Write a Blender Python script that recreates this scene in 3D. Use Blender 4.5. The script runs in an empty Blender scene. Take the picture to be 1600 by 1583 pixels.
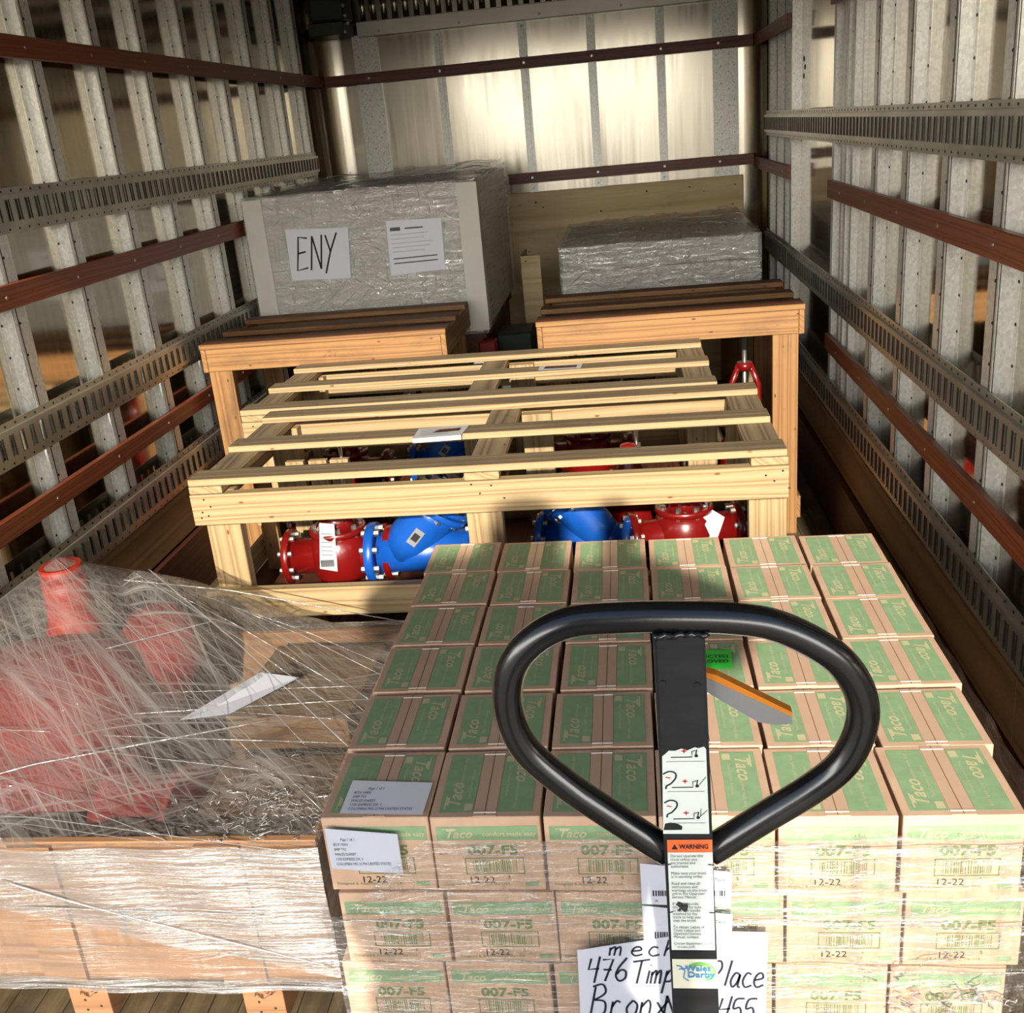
import bpy, bmesh, math, random
from mathutils import Vector, Matrix, Euler
random.seed(7)
SC = bpy.context.scene
COL = SC.collection
R = math.radians

# ------------------------------------------------------------------ camera
cam = bpy.data.cameras.new('camera'); camo = bpy.data.objects.new('camera', cam); COL.objects.link(camo)
yaw, pit, rol = -.1298, .3533, -.0928
fwd = Vector((math.sin(yaw)*math.cos(pit), math.cos(yaw)*math.cos(pit), -math.sin(pit)))
rgt = Vector((math.cos(yaw), -math.sin(yaw), 0)); up = rgt.cross(fwd)
c_, s_ = math.cos(rol), math.sin(rol)
r2 = c_*rgt + s_*up; u2 = -s_*rgt + c_*up
m = Matrix((r2, u2, -fwd)).transposed().to_4x4(); m.translation = Vector((.4582, 0, 1.5621))
camo.matrix_world = m
cam.sensor_fit = 'HORIZONTAL'; cam.sensor_width = 36; cam.lens = 36*1596.9/1600
cam.clip_start = .02; cam.clip_end = 200
SC.camera = camo
SC.view_settings.view_transform = 'Standard'; SC.view_settings.look = 'None'
SC.view_settings.gamma = 1; SC.view_settings.use_curve_mapping = False
SC.view_settings.exposure = 0.0
SC.cycles.transparent_max_bounces = 24
SC.cycles.max_bounces = 9

# ------------------------------------------------------------------ world and sun
W = bpy.data.worlds.new('sky'); SC.world = W; W.use_nodes = True
nt = W.node_tree; nt.nodes.clear()
out = nt.nodes.new('ShaderNodeOutputWorld'); bg = nt.nodes.new('ShaderNodeBackground')
tc = nt.nodes.new('ShaderNodeTexCoord'); sep = nt.nodes.new('ShaderNodeSeparateXYZ'); rp = nt.nodes.new('ShaderNodeValToRGB')
nt.links.new(tc.outputs['Generated'], sep.inputs[0]); nt.links.new(sep.outputs['Z'], rp.inputs[0])
e = rp.color_ramp.elements
e[0].position = 0.0; e[0].color = (.15, .14, .125, 1)        # far side of the yard
e[1].position = .75; e[1].color = (.028, .042, .070, 1)         # zenith
for p_, c_ in ((.035, (.17, .16, .14)), (.065, (.92, .88, .80)), (.25, (.90, .90, .88)), (.33, (.085, .10, .125))):  # bright low band added to light the far walls and load
    k = rp.color_ramp.elements.new(p_); k.color = (*c_, 1)
nt.links.new(rp.outputs[0], bg.inputs[0]); nt.links.new(bg.outputs[0], out.inputs[0])
bg.inputs[1].default_value = 10.5
sun = bpy.data.lights.new('sun', 'SUN'); sun.energy = 7.9; sun.angle = R(.9); sun.color = (1, .93, .80)
suno = bpy.data.objects.new('sun', sun); COL.objects.link(suno)
SUN = Vector((-.035, 1, -.425)).normalized()
suno.rotation_euler = SUN.to_track_quat('-Z', 'Y').to_euler()
suno.location = (1, -6, 5)

# ------------------------------------------------------------------ materials
def lin(c):
    return tuple(((v/255)/12.92 if v/255 <= .04045 else ((v/255+.055)/1.055)**2.4) for v in c)
MATS = {}
class NT:
    def __init__(s, name):
        s.m = bpy.data.materials.new(name); s.m.use_nodes = True; s.t = s.m.node_tree
        s.b = s.t.nodes['Principled BSDF']; s.o = s.t.nodes['Material Output']; MATS[name] = s.m
    def n(s, typ, **kw):
        x = s.t.nodes.new(typ)
        for k, v in kw.items():
            if k in x.inputs.keys() if isinstance(k, str) else False: x.inputs[k].default_value = v
            else: setattr(x, k, v)
        return x
    def l(s, a, b): s.t.links.new(a, b)
    def coords(s, scale, rnd=True, kind='Object'):
        tc = s.n('ShaderNodeTexCoord'); mp = s.n('ShaderNodeMapping'); mp.inputs['Scale'].default_value = scale
        s.l(tc.outputs[kind], mp.inputs[0])
        if rnd:
            oi = s.n('ShaderNodeObjectInfo'); mu = s.n('ShaderNodeVectorMath', operation='SCALE'); mu.inputs['Scale'].default_value = 37.3
            cb = s.n('ShaderNodeCombineXYZ')
            for i in range(3): s.l(oi.outputs['Random'], cb.inputs[i])
            s.l(cb.outputs[0], mu.inputs[0]); s.l(mu.outputs[0], mp.inputs['Location'])
        return mp.outputs[0]
    def noise(s, vec, scale, detail=3, rough=.5, dist=0):
        x = s.n('ShaderNodeTexNoise'); x.inputs['Scale'].default_value = scale; x.inputs['Detail'].default_value = detail
        x.inputs['Roughness'].default_value = rough; x.inputs['Distortion'].default_value = dist
        s.l(vec, x.inputs['Vector']); return x.outputs['Fac']
    def ramp(s, fac, stops):
        x = s.n('ShaderNodeValToRGB'); s.l(fac, x.inputs[0]); el = x.color_ramp.elements
        el[0].position, el[0].color = stops[0][0], (*stops[0][1], 1)
        el[1].position, el[1].color = stops[-1][0], (*stops[-1][1], 1)
        for p, c in stops[1:-1]:
            q = el.new(p); q.color = (*c, 1)
        return x.outputs[0]
    def mix(s, fac, a, b, mode='MIX'):
        x = s.n('ShaderNodeMix', data_type='RGBA', blend_type=mode)
        if isinstance(fac, (int, float)): x.inputs[0].default_value = fac
        else: s.l(fac, x.inputs[0])
        for i, v in ((6, a), (7, b)):
            if isinstance(v, tuple): x.inputs[i].default_value = (*v[:3], 1)
            else: s.l(v, x.inputs[i])
        return x.outputs[2]
    def bump(s, h, st, dist=.01):
        x = s.n('ShaderNodeBump'); x.inputs['Strength'].default_value = st; x.inputs['Distance'].default_value = dist
        s.l(h, x.inputs['Height']); s.l(x.outputs[0], s.b.inputs['Normal'])
    def math(s, op, a, b=0.0):
        x = s.n('ShaderNodeMath', operation=op)
        for i, v in ((0, a), (1, b)):
            if isinstance(v, (int, float)): x.inputs[i].default_value = v
            else: s.l(v, x.inputs[i])
        return x.outputs[0]

def plain(name, rgb, rough=.5, metal=0, var=.12, vscale=(8, 8, 8), bump=0, coat=0):
    a = NT(name); v = a.coords(vscale); n = a.noise(v, 1.0, 5, .6); c = lin(rgb)
    lo = tuple(max(0, x*(1-var)) for x in c); hi = tuple(min(1, x*(1+var)) for x in c)
    a.l(a.ramp(n, [(.3, lo), (.7, hi)]), a.b.inputs['Base Color'])
    a.b.inputs['Roughness'].default_value = rough; a.b.inputs['Metallic'].default_value = metal
    if coat: a.b.inputs['Coat Weight'].default_value = coat; a.b.inputs['Coat Roughness'].default_value = .15
    if bump: a.bump(a.noise(v, 6, 4), bump, .003)
    return a.m

def wood(name, axis, dark, light, knot=None, rough=.6, ring=9.0, dirt=0.0):
    a = NT(name)
    sc = [ring]*3; sc['xyz'.index(axis)] = ring*.09
    v = a.coords(tuple(sc))
    w = a.n('ShaderNodeTexWave', wave_type='RINGS', rings_direction='XYZ'[(('xyz'.index(axis)))])
    w.inputs['Scale'].default_value = 1.15; w.inputs['Distortion'].default_value = 5.0; w.inputs['Detail'].default_value = 2.5; w.inputs['Detail Scale'].default_value = .7
    a.l(v, w.inputs['Vector'])
    sf = [260]*3; sf['xyz'.index(axis)] = 5
    f = a.noise(a.coords(tuple(sf)), 1, 4, .6)
    d, l = lin(dark), lin(light)
    base = a.ramp(w.outputs['Fac'], [(.0, l), (.62, tuple(.5*(x+y) for x, y in zip(d, l))), (.85, d), (1, l)])
    fm = a.ramp(f, [(.3, (.80, .76, .70)), (.65, (1, 1, 1))])
    c = a.mix(.8, base, fm, 'MULTIPLY')
    sk = [5]*3; sk['xyz'.index(axis)] = 2.2
    vo = a.n('ShaderNodeTexVoronoi'); a.l(a.coords(tuple(sk)), vo.inputs['Vector'])
    kf = a.ramp(vo.outputs['Distance'], [(.05, (1, 1, 1)), (.11, (0, 0, 0))])
    c = a.mix(kf, c, lin(knot or (120, 70, 35)))
    if dirt:
        sd = [7]*3; sd['xyz'.index(axis)] = 2.5
        dn = a.ramp(a.noise(a.coords(tuple(sd)), 1, 6, .7), [(.50, (0, 0, 0)), (.72, (dirt, dirt, dirt))])
        c = a.mix(dn, c, lin((60, 38, 22)))
    a.l(c, a.b.inputs['Base Color']); a.b.inputs['Roughness'].default_value = rough
    a.bump(f, .25, .002)
    return a.m
for ax in 'xyz':
    wood('pine_'+ax, ax, (146, 116, 78), (174, 152, 112), (112, 68, 40), dirt=.12)
    wood('grey_pine_'+ax, ax, (92, 76, 56), (134, 116, 90), (70, 48, 32), dirt=.45, rough=.8)  # for top faces: weathered grey, with some shading put into the colour
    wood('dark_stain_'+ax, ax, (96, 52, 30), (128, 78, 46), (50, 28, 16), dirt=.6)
    wood('weathered_pine_'+ax, ax, (126, 84, 44), (158, 116, 68), (76, 44, 22), dirt=.5)
wood('rub_rail_wood', 'y', (112, 52, 32), (146, 78, 48), (80, 36, 20), rough=.42, ring=14, dirt=.25)
wood('rub_rail_wood_x', 'x', (92, 44, 28), (124, 64, 42), (60, 24, 14), rough=.45, ring=14, dirt=.25)
wood('kick_wood', 'y', (62, 30, 18), (92, 46, 28), (40, 20, 12), rough=.55, ring=8, dirt=.5)
wood('plywood_y', 'y', (132, 98, 62), (158, 122, 80), (90, 58, 34), rough=.6, ring=3.0, dirt=.30)
wood('plywood_x', 'x', (200, 172, 124), (220, 196, 150), (90, 62, 38), rough=.6, ring=3.0, dirt=.18)
wood('plywood_tan', 'x', (136, 96, 66), (156, 116, 82), (140, 90, 55), rough=.6, ring=4.0, dirt=.05)

def sheetmetal(name='sheet_aluminium', r0=.16, r1=.26, bs=.22):
    a = NT(name)
    v = a.coords((1, 1, 1), rnd=False)
    big = a.noise(a.coords((1, 1, .55), rnd=False), 2.1, 1, .4, .3)
    st = a.noise(a.coords((40, 40, 1.2), rnd=False), 1, 4, .6)
    a.l(a.ramp(st, [(.3, (.47, .42, .34)), (.7, (.56, .51, .42))]), a.b.inputs['Base Color'])
    a.b.inputs['Metallic'].default_value = 1
    r = a.ramp(st, [(.3, (r0, r0, r0)), (.75, (r1, r1, r1))]); a.l(r, a.b.inputs['Roughness'])
    a.bump(big, bs, .03)
    return a.m
sheetmetal()
sheetmetal('polished_sheet', .07, .13, .16)
def galv():
    a = NT('galvanised_steel'); vo = a.n('ShaderNodeTexVoronoi'); vo.inputs['Scale'].default_value = 1
    a.l(a.coords((160, 160, 110)), vo.inputs['Vector'])
    a.l(a.ramp(vo.outputs['Color'], [(.1, lin((212, 210, 200))), (.9, lin((240, 238, 228)))]), a.b.inputs['Base Color'])
    a.b.inputs['Metallic'].default_value = .35; a.b.inputs['Roughness'].default_value = .38
    return a.m
galv()
plain('track_steel', (188, 184, 170), .36, .7, .2, (6, 6, 6))
plain('rivet_dark', (58, 55, 50), .5, .6)
plain('header_steel', (212, 208, 192), .38, .6, .1, (3, 3, 3))
plain('bracket_green', (66, 72, 58), .5, .3)
plain('ceiling_panel', (120, 116, 104), .6, 0, .1, (2, 2, 2))
plain('black_paint', (15, 16, 18), .26, 0, .3, (30, 30, 30), .04, .6)
plain('mast_paint', (30, 31, 34), .34, .2, .3, (20, 20, 60), .05, .3)
plain('orange_plastic', (206, 122, 24), .4)
plain('grey_plastic', (128, 128, 128), .5)
plain('wheel_rubber', (32, 32, 32), .7)
plain('sticker_white', (214, 220, 212), .35, 0, .04)
plain('sticker_cream', (206, 204, 182), .4, 0, .04)
plain('warning_orange', (232, 104, 54), .4, 0, .04)
plain('ink_black', (22, 22, 26), .5, 0, .1)
plain('ink_grey', (92, 94, 98), .6, 0, .1)
plain('ink_red', (206, 74, 60), .5, 0, .1)
plain('ink_blue', (52, 122, 168), .5, 0, .1)
plain('ink_leaf', (108, 170, 92), .5, 0, .1)
plain('marker_ink', (38, 40, 52), .5, 0, .1)
plain('paper_white', (196, 198, 210), .55, 0, .03, (3, 3, 3))
plain('paper_pale', (176, 176, 176), .5, 0, .03, (3, 3, 3))
plain('paper_bright', (240, 240, 246), .55, 0, .03, (3, 3, 3))
plain('sticker_green', (60, 214, 70), .5, 0, .04)
plain('print_green', (140, 170, 128), .6, 0, .10, (40, 40, 6))
plain('print_text', (200, 190, 150), .6, 0, .05)
plain('print_dark_green', (112, 134, 84), .6, 0, .05)
plain('tape_clear', (206, 172, 146), .18, 0, .05)
plain('tape_edge', (232, 224, 214), .25, 0, .05)
plain('red_enamel', (112, 14, 12), .28, 0, .15, (6, 6, 6), .04, .6)
plain('faded_red', (146, 40, 26), .5, 0, .15, (6, 6, 6))
plain('blue_enamel', (18, 80, 168), .32, 0, .15, (6, 6, 6), .04, .5)
plain('bolt_steel', (188, 186, 178), .3, .9)
plain('casting_red', (112, 24, 18), .75, 0, .2, (6, 6, 6), .05, 0)
plain('kraft_board', (104, 76, 50), .7, 0, .15, (4, 60, 4))
plain('carton_grey', (214, 212, 198), .6, 0, .08, (5, 5, 40))
plain('corner_guard', (222, 218, 204), .5, 0, .04)
plain('dark_plastic', (44, 52, 44), .5)
plain('concrete', (120, 116, 108), .85, 0, .12, (2, 2, 2))
plain('jeans', (60, 70, 95), .8); plain('shirt', (70, 72, 78), .8); plain('skin', (200, 150, 122), .5)
plain('hair', (48, 34, 26), .6); plain('boots', (70, 50, 36), .7)

def cardboard():
    a = NT('cardboard'); f = a.noise(a.coords((14, 14, 14)), 1, 5, .6)
    a.l(a.ramp(f, [(.3, lin((196, 160, 132))), (.7, lin((214, 180, 152)))]), a.b.inputs['Base Color'])
    a.b.inputs['Roughness'].default_value = .72
    a.bump(a.noise(a.coords((3, 90, 3)), 1, 2), .12, .002)
cardboard()
def floorwood():
    a = NT('floor_planks')
    v = a.coords((1, 1, 1), rnd=False)
    br = a.n('ShaderNodeTexBrick'); br.inputs['Scale'].default_value = 1; br.inputs['Brick Width'].default_value = 2.4; br.inputs['Row Height'].default_value = .06; br.inputs['Mortar Size'].default_value = .0012
    mp = a.n('ShaderNodeMapping'); mp.inputs['Rotation'].default_value = (0, 0, R(90)); a.l(v, mp.inputs[0]); a.l(mp.outputs[0], br.inputs['Vector'])
    br.inputs['Color1'].default_value = (*lin((128, 108, 80)), 1); br.inputs['Color2'].default_value = (*lin((108, 92, 70)), 1); br.inputs['Mortar'].default_value = (*lin((38, 30, 22)), 1)
    g = a.ramp(a.noise(a.coords((50, 3, 50), rnd=False), 1, 5, .65), [(.3, (.5, .47, .43)), (.7, (1.1, 1.1, 1.05))])
    d = a.ramp(a.noise(v, 7, 6, .7), [(.35, (.55, .52, .48)), (.65, (1.05, 1.05, 1.0))])
    a.l(a.mix(1, a.mix(1, br.outputs['Color'], g, 'MULTIPLY'), d, 'MULTIPLY'), a.b.inputs['Base Color']); a.b.inputs['Roughness'].default_value = .7
    a.bump(a.noise(v, 30, 4), .2, .003)
floorwood()

def film(name, scales, base, gain, tint=(1, 1, 1), gloss=.35, lo=.45, hi=.72, bump=.5, bscale=(12, 12, 12), alb=.5, dist=.15):
    """translucent stretch film: clear where slack, milky where it is pulled into strands"""
    a = NT(name)
    fac = None
    for sc, rot in scales:
        tc = a.n('ShaderNodeTexCoord'); m1 = a.n('ShaderNodeMapping'); m1.inputs['Rotation'].default_value = tuple(R(x) for x in rot)
        m2 = a.n('ShaderNodeMapping'); m2.inputs['Scale'].default_value = sc
        a.l(tc.outputs['Object'], m1.inputs[0]); a.l(m1.outputs[0], m2.inputs[0])
        n = a.n('ShaderNodeTexNoise'); n.inputs['Scale'].default_value = 1; n.inputs['Detail'].default_value = 5; n.inputs['Roughness'].default_value = .65; n.inputs['Distortion'].default_value = dist
        a.l(m2.outputs[0], n.inputs['Vector'])
        mr = a.n('ShaderNodeMapRange'); mr.inputs['From Min'].default_value = lo; mr.inputs['From Max'].default_value = hi
        mr.inputs['To Min'].default_value = 0; mr.inputs['To Max'].default_value = gain; a.l(n.outputs['Fac'], mr.inputs['Value'])
        fac = mr.outputs[0] if fac is None else a.math('MAXIMUM', fac, mr.outputs[0])
    tot = a.n('ShaderNodeClamp'); a.l(a.math('ADD', fac, base), tot.inputs['Value']); tot.inputs['Max'].default_value = .93
    tr = a.n('ShaderNodeBsdfTransparent'); df = a.n('ShaderNodeBsdfDiffuse'); tl = a.n('ShaderNodeBsdfTranslucent'); gl = a.n('ShaderNodeBsdfGlossy')
    df.inputs[0].default_value = (.86*tint[0]*alb, .84*tint[1]*alb, .80*tint[2]*alb, 1); tl.inputs[0].default_value = (.8*tint[0]*alb, .8*tint[1]*alb, .78*tint[2]*alb, 1)
    gl.inputs['Roughness'].default_value = .16; gl.inputs[0].default_value = (1, 1, 1, 1)
    bp = a.n('ShaderNodeBump'); bp.inputs['Strength'].default_value = bump; bp.inputs['Distance'].default_value = .02
    nn = a.noise(a.coords(bscale, rnd=False), 1, 4, .6, 1.0); a.l(nn, bp.inputs['Height'])
    for x in (gl,): a.l(bp.outputs[0], x.inputs['Normal'])
    m1 = a.n('ShaderNodeMixShader'); m1.inputs[0].default_value = .35; a.l(df.outputs[0], m1.inputs[1]); a.l(tl.outputs[0], m1.inputs[2])
    m2 = a.n('ShaderNodeMixShader'); m2.inputs[0].default_value = gloss; a.l(m1.outputs[0], m2.inputs[1]); a.l(gl.outputs[0], m2.inputs[2])
    m3 = a.n('ShaderNodeMixShader'); a.l(tot.outputs[0], m3.inputs[0]); a.l(tr.outputs[0], m3.inputs[1]); a.l(m2.outputs[0], m3.inputs[2])
    a.t.nodes.remove(a.b); a.l(m3.outputs[0], a.o.inputs[0]); return a.m
film('film_stack', [((48, 48, 1.8), (0, 0, 0)), ((3, 3, 230), (0, 0, 0)), ((110, 110, 30), (0, 0, 0))], .07, .58, gloss=.36, alb=.36, lo=.46, hi=.78, bscale=(9, 9, 60))
film('film_tent', [((1.6, 150, 1.6), (0, 0, 38)), ((1.6, 110, 1.6), (0, 0, -24)), ((1.5, 210, 1.5), (0, 0, 8)), ((1.4, 190, 1.4), (0, 0, 52)), ((1.2, 36, 1.2), (0, 0, 30))], .11, .85, tint=(1, .97, .93), alb=.52, dist=.05, gloss=.28, lo=.505, hi=.76, bump=.7, bscale=(14, 14, 14))
film('film_band', [((2.5, 2.5, 150), (0, 12, 0)), ((2.5, 2.5, 260), (0, 4, 0))], .34, .50, gloss=.30, lo=.40, hi=.70, bscale=(5, 5, 90), tint=(.98, 1, 1.04), alb=.46)
film('film_thin', [((2.5, 2.5, 150), (0, 0, 0)), ((40, 40, 3), (0, 0, 0))], .16, .35, gloss=.30, lo=.45, hi=.75, bscale=(5, 5, 60))
film('film_grey', [((4, 4, 150), (0, 5, 0)), ((60, 60, 4), (0, 0, 0)), ((3, 3, 90), (0, 38, 0)), ((3, 3, 90), (0, -30, 0))], .20, .55, tint=(1, 1, .97), alb=1.0, gloss=.5, lo=.42, hi=.75, bump=1.0, bscale=(10, 10, 45))
film('film_strand', [((3, 3, 3), (0, 0, 0))], .55, .3, gloss=.4)

# ------------------------------------------------------------------ mesh helpers
class MB:
    def __init__(s): s.bm = bmesh.new(); s.mats = []
    def mi(s, name):
        if name not in s.mats: s.mats.append(name)
        return s.mats.index(name)
    def _faces(s, vs, quads, mat, smooth=False):
        i = s.mi(mat); fs = []
        for q in quads:
            try: f = s.bm.faces.new([vs[j] for j in q])
            except ValueError: continue
            f.material_index = i; f.smooth = smooth; fs.append(f)
        return fs
    def box(s, x0, x1, y0, y1, z0, z1, mat, M=None, bevel=0):
        P = [(x0,y0,z0),(x1,y0,z0),(x1,y1,z0),(x0,y1,z0),(x0,y0,z1),(x1,y0,z1),(x1,y1,z1),(x0,y1,z1)]
        vs = [s.bm.verts.new(M @ Vector(p) if M else p) for p in P]
        fs = s._faces(vs, [(0,3,2,1),(4,5,6,7),(0,1,5,4),(1,2,6,5),(2,3,7,6),(3,0,4,7)], mat)
        if bevel:
            ed = list({e for f in fs for e in f.edges})
            r = bmesh.ops.bevel(s.bm, geom=ed, offset=bevel, segments=1, affect='EDGES', profile=.5)
            for f in r['faces']: f.material_index = s.mi(mat)
        return s
    def quad(s, pts, mat):
        s._faces([s.bm.verts.new(p) for p in pts], [tuple(range(len(pts)))], mat); return s
    def ring(s, c, r, n, ax, M=None, ph=0):
        ax = Vector(ax).normalized(); t = Vector((0,0,1)) if abs(ax.z) < .9 else Vector((1,0,0))
        u = ax.cross(t).normalized(); v = ax.cross(u)
        return [s.bm.verts.new(Vector(c)+u*r*math.cos(2*math.pi*i/n+ph)+v*r*math.sin(2*math.pi*i/n+ph)) for i in range(n)]
    def lathe(s, p0, axis, prof, mat, n=24, smooth=True):
        axis = Vector(axis).normalized(); p0 = Vector(p0); prev = None; rings = []
        for (h, r) in prof: rings.append(s.ring(p0+axis*h, max(r, 1e-4), n, axis))
        i = s.mi(mat)
        for a, b in zip(rings, rings[1:]):
            for j in range(n):
                f = s.bm.faces.new([a[j], a[(j+1) % n], b[(j+1) % n], b[j]]); f.material_index = i; f.smooth = smooth
        for rg, rev in ((rings[0], True), (rings[-1], False)):
            f = s.bm.faces.new(rg[::-1] if rev else rg); f.material_index = i
        return s
    def cyl(s, a, b, r, mat, n=20, smooth=True):
        a, b = Vector(a), Vector(b); return s.lathe(a, b-a, [(0, r), ((b-a).length, r)], mat, n, smooth)
    def tube(s, pts, r, mat, n=12, closed=False):
        pts = [Vector(p) for p in pts]; N = len(pts); rings = []; u = None
        for i, p in enumerate(pts):
            a = pts[(i-1) % N] if (closed or i > 0) else p; b = pts[(i+1) % N] if (closed or i < N-1) else p
            t = (b-a).normalized()
            if u is None:
                u = t.cross(Vector((0,1,0)) if abs(t.y) < .9 else Vector((0,0,1))).normalized()
            u = (u - t*u.dot(t)).normalized(); v = t.cross(u)
            rr = r[i] if isinstance(r, (list, tuple)) else r
            rings.append([s.bm.verts.new(p+u*rr*math.cos(2*math.pi*k/n)+v*rr*math.sin(2*math.pi*k/n)) for k in range(n)])
        mi = s.mi(mat)
        for i in range(N if closed else N-1):
            a, b = rings[i], rings[(i+1) % N]
            for j in range(n):
                f = s.bm.faces.new([a[j], a[(j+1) % n], b[(j+1) % n], b[j]]); f.material_index = mi; f.smooth = True
        if not closed:
            for rg, rev in ((rings[0], True), (rings[-1], False)):
                f = s.bm.faces.new(rg[::-1] if rev else rg); f.material_index = mi
        return s
    def ribbon(s, pts, w, mat, nrm):
        """flat ink stroke of width w along pts, lying in the plane with normal nrm"""
        nrm = Vector(nrm); pts = [Vector(p) for p in pts]; L = []; Rr = []
        for i, p in enumerate(pts):
            t = (pts[min(i+1, len(pts)-1)]-pts[max(i-1, 0)]).normalized(); d = t.cross(nrm).normalized()*w/2
            L.append(s.bm.verts.new(p+d)); Rr.append(s.bm.verts.new(p-d))
        for i in range(len(pts)-1): s._faces([L[i], L[i+1], Rr[i+1], Rr[i]], [(0,1,2,3)], mat)
        return s
    def text(s, body, size, M, mat, shear=0, align='LEFT', bold=0, sx=1):
        cu = bpy.data.curves.new('t', 'FONT'); cu.body = body; cu.size = size; cu.shear = shear; cu.align_x = align; cu.offset = bold; cu.resolution_u = 2
        o = bpy.data.objects.new('t', cu); COL.objects.link(o); bpy.context.view_layer.update()
        me = bpy.data.meshes.new_from_object(o.evaluated_get(bpy.context.evaluated_depsgraph_get()))
        vs = [s.bm.verts.new(M @ Vector((v.co.x*sx, v.co.y, 0))) for v in me.vertices]; mi = s.mi(mat)
        for p in me.polygons:
            try: f = s.bm.faces.new([vs[j] for j in p.vertices]); f.material_index = mi
            except ValueError: pass
        bpy.data.objects.remove(o); bpy.data.curves.remove(cu); bpy.data.meshes.remove(me)
        return s
    def top(s, mat):
        i = s.mi(mat); s.bm.normal_update()
        for f in s.bm.faces:
            if f.normal.z > .9: f.material_index = i
        return s
    def obj(s, name, parent=None, loc=None):
        me = bpy.data.meshes.new(name); s.bm.normal_update(); s.bm.to_mesh(me); s.bm.free()
        for m_ in s.mats: me.materials.append(MATS[m_])
        o = bpy.data.objects.new(name, me); COL.objects.link(o)
        if parent is not None: o.parent = parent
        if loc: o.location = loc
        return o
def tag(o, label=None, cat=None, group=None, kind=None):
    if label: o['label'] = label
    if cat: o['category'] = cat
    if group: o['group'] = group
    if kind: o['kind'] = kind
    return o
def empty(name, loc=(0,0,0), rz=0):
    o = bpy.data.objects.new(name, None); COL.objects.link(o); o.location = loc; o.rotation_euler = (0,0,rz); o.empty_display_size = .1
    return o
def kids(o): return [c for c in bpy.data.objects if c.parent == o]
def copy_tree(o, parent=None, ch=None):
    ch = kids(o) if ch is None else ch
    c = o.copy(); COL.objects.link(c)
    if parent: c.parent = parent
    for k_ in ch:
        copy_tree(k_, c)
    return c
# frames that put flat drawing (x right, y up) on a surface
def on_front(x, y, z): return Matrix.Translation((x, y, z)) @ Matrix.Rotation(R(90), 4, 'X')       # faces -Y
def on_top(x, y, z, a=0): return Matrix.Translation((x, y, z)) @ Matrix.Rotation(R(a), 4, 'Z')

# ------------------------------------------------------------------ the setting
f = MB(); f.box(-1.30, 1.30, .1, 6.30, -.06, 0, 'floor_planks')
tag(f.obj('floor'), kind='structure')
f = MB(); f.box(-14, 14, -24, .095, -.10, -.01, 'concrete')
tag(f.obj('floor_dock'), kind='structure')
f = MB(); f.box(-1.30, 1.30, .36, 6.32, 2.34, 2.38, 'ceiling_panel')
for i in range(10): f.box(-1.27, 1.27, .9+i*.6, .94+i*.6, 2.30, 2.34, 'galvanised_steel')
tag(f.obj('ceiling'), kind='structure')

def hat_post(b, s, y, w=.060, z0=.40, z1=2.34):
    X = lambda d: s*(1.275-d)
    def bx(d0, d1, y0, y1, zz0=z0, zz1=z1, mat='galvanised_steel'):
        xa, xb = sorted((X(d0), X(d1))); b.box(xa, xb, y0, y1, zz0, zz1, mat)
    bx(.0, .003, y-w/2-.022, y-w/2+.002); bx(0, .003, y+w/2-.002, y+w/2+.022)
    bx(.0, .038, y-w/2, y-w/2+.003); bx(.0, .038, y+w/2-.003, y+w/2)
    bx(.036, .040, y-w/2, y+w/2)
    # pressed crease and rivets down the near edge of the face
    bx(.040, .0415, y-w/2+.010, y-w/2+.0125, mat='rivet_dark')
    z = z0+.05
    while z < z1-.03:
        for yy, d in ((y-w/2+.018, .040), (y-w/2-.012, .003)):
            b.lathe((X(d), yy, z), (-s, 0, 0), [(0, .0045), (.002, .003)], 'rivet_dark', 6)
        z += .09
def e_track(b, s, z0, z1, y0, y1):
    X = lambda d: s*(1.232-d)
    def bx(d0, d1, ya, yb, za, zb, mat='track_steel'):
        xa, xb = sorted((X(d0), X(d1))); b.box(xa, xb, ya, yb, za, zb, mat)
    h = z1-z0; fl = h*.16
    bx(0, .003, y0, y1, z0, z0+fl); bx(0, .003, y0, y1, z1-fl, z1)
    a, c = z0+fl, z1-fl
    bx(0, .013, y0, y1, a-.002, a+.002); bx(0, .013, y0, y1, c-.002, c+.002)
    sl0, sl1 = a+(c-a)*.16, c-(c-a)*.16
    bx(.010, .014, y0, y1, a, sl0); bx(.010, .014, y0, y1, sl1, c)
    n = int((y1-y0)/.0508); p = (y1-y0)/n
    for i in range(n+1):
        yy = y0+i*p; bx(.010, .014, max(y0, yy-.0165), min(y1, yy+.0165), sl0, sl1)
        if i < n:
            ym = yy+p/2
            bx(.0125, .0160, ym-.0108, ym-.0086, sl0-.002, sl1+.002, 'rivet_dark'); bx(.0125, .0160, ym+.0086, ym+.0108, sl0-.002, sl1+.002, 'rivet_dark')
            bx(.003, .004, ym-.003, ym+.003, z0+fl*.35, z0+fl*.65, 'rivet_dark'); bx(.003, .004, ym-.004, ym+.004, z1-fl*.65, z1-fl*.35, 'rivet_dark')
def rail(b, s, z0, z1, y0, y1):
    xa, xb = sorted((s*1.233, s*1.213)); b.box(xa, xb, y0, y1, z0, z1, 'rub_rail_wood', bevel=.002)
    y = y0+.13
    while y < y1: b.lathe((s*1.213, y, (z0+z1)/2), (-s, 0, 0), [(0, .006), (.0015, .004)], 'bolt_steel', 8); y += .395

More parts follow.
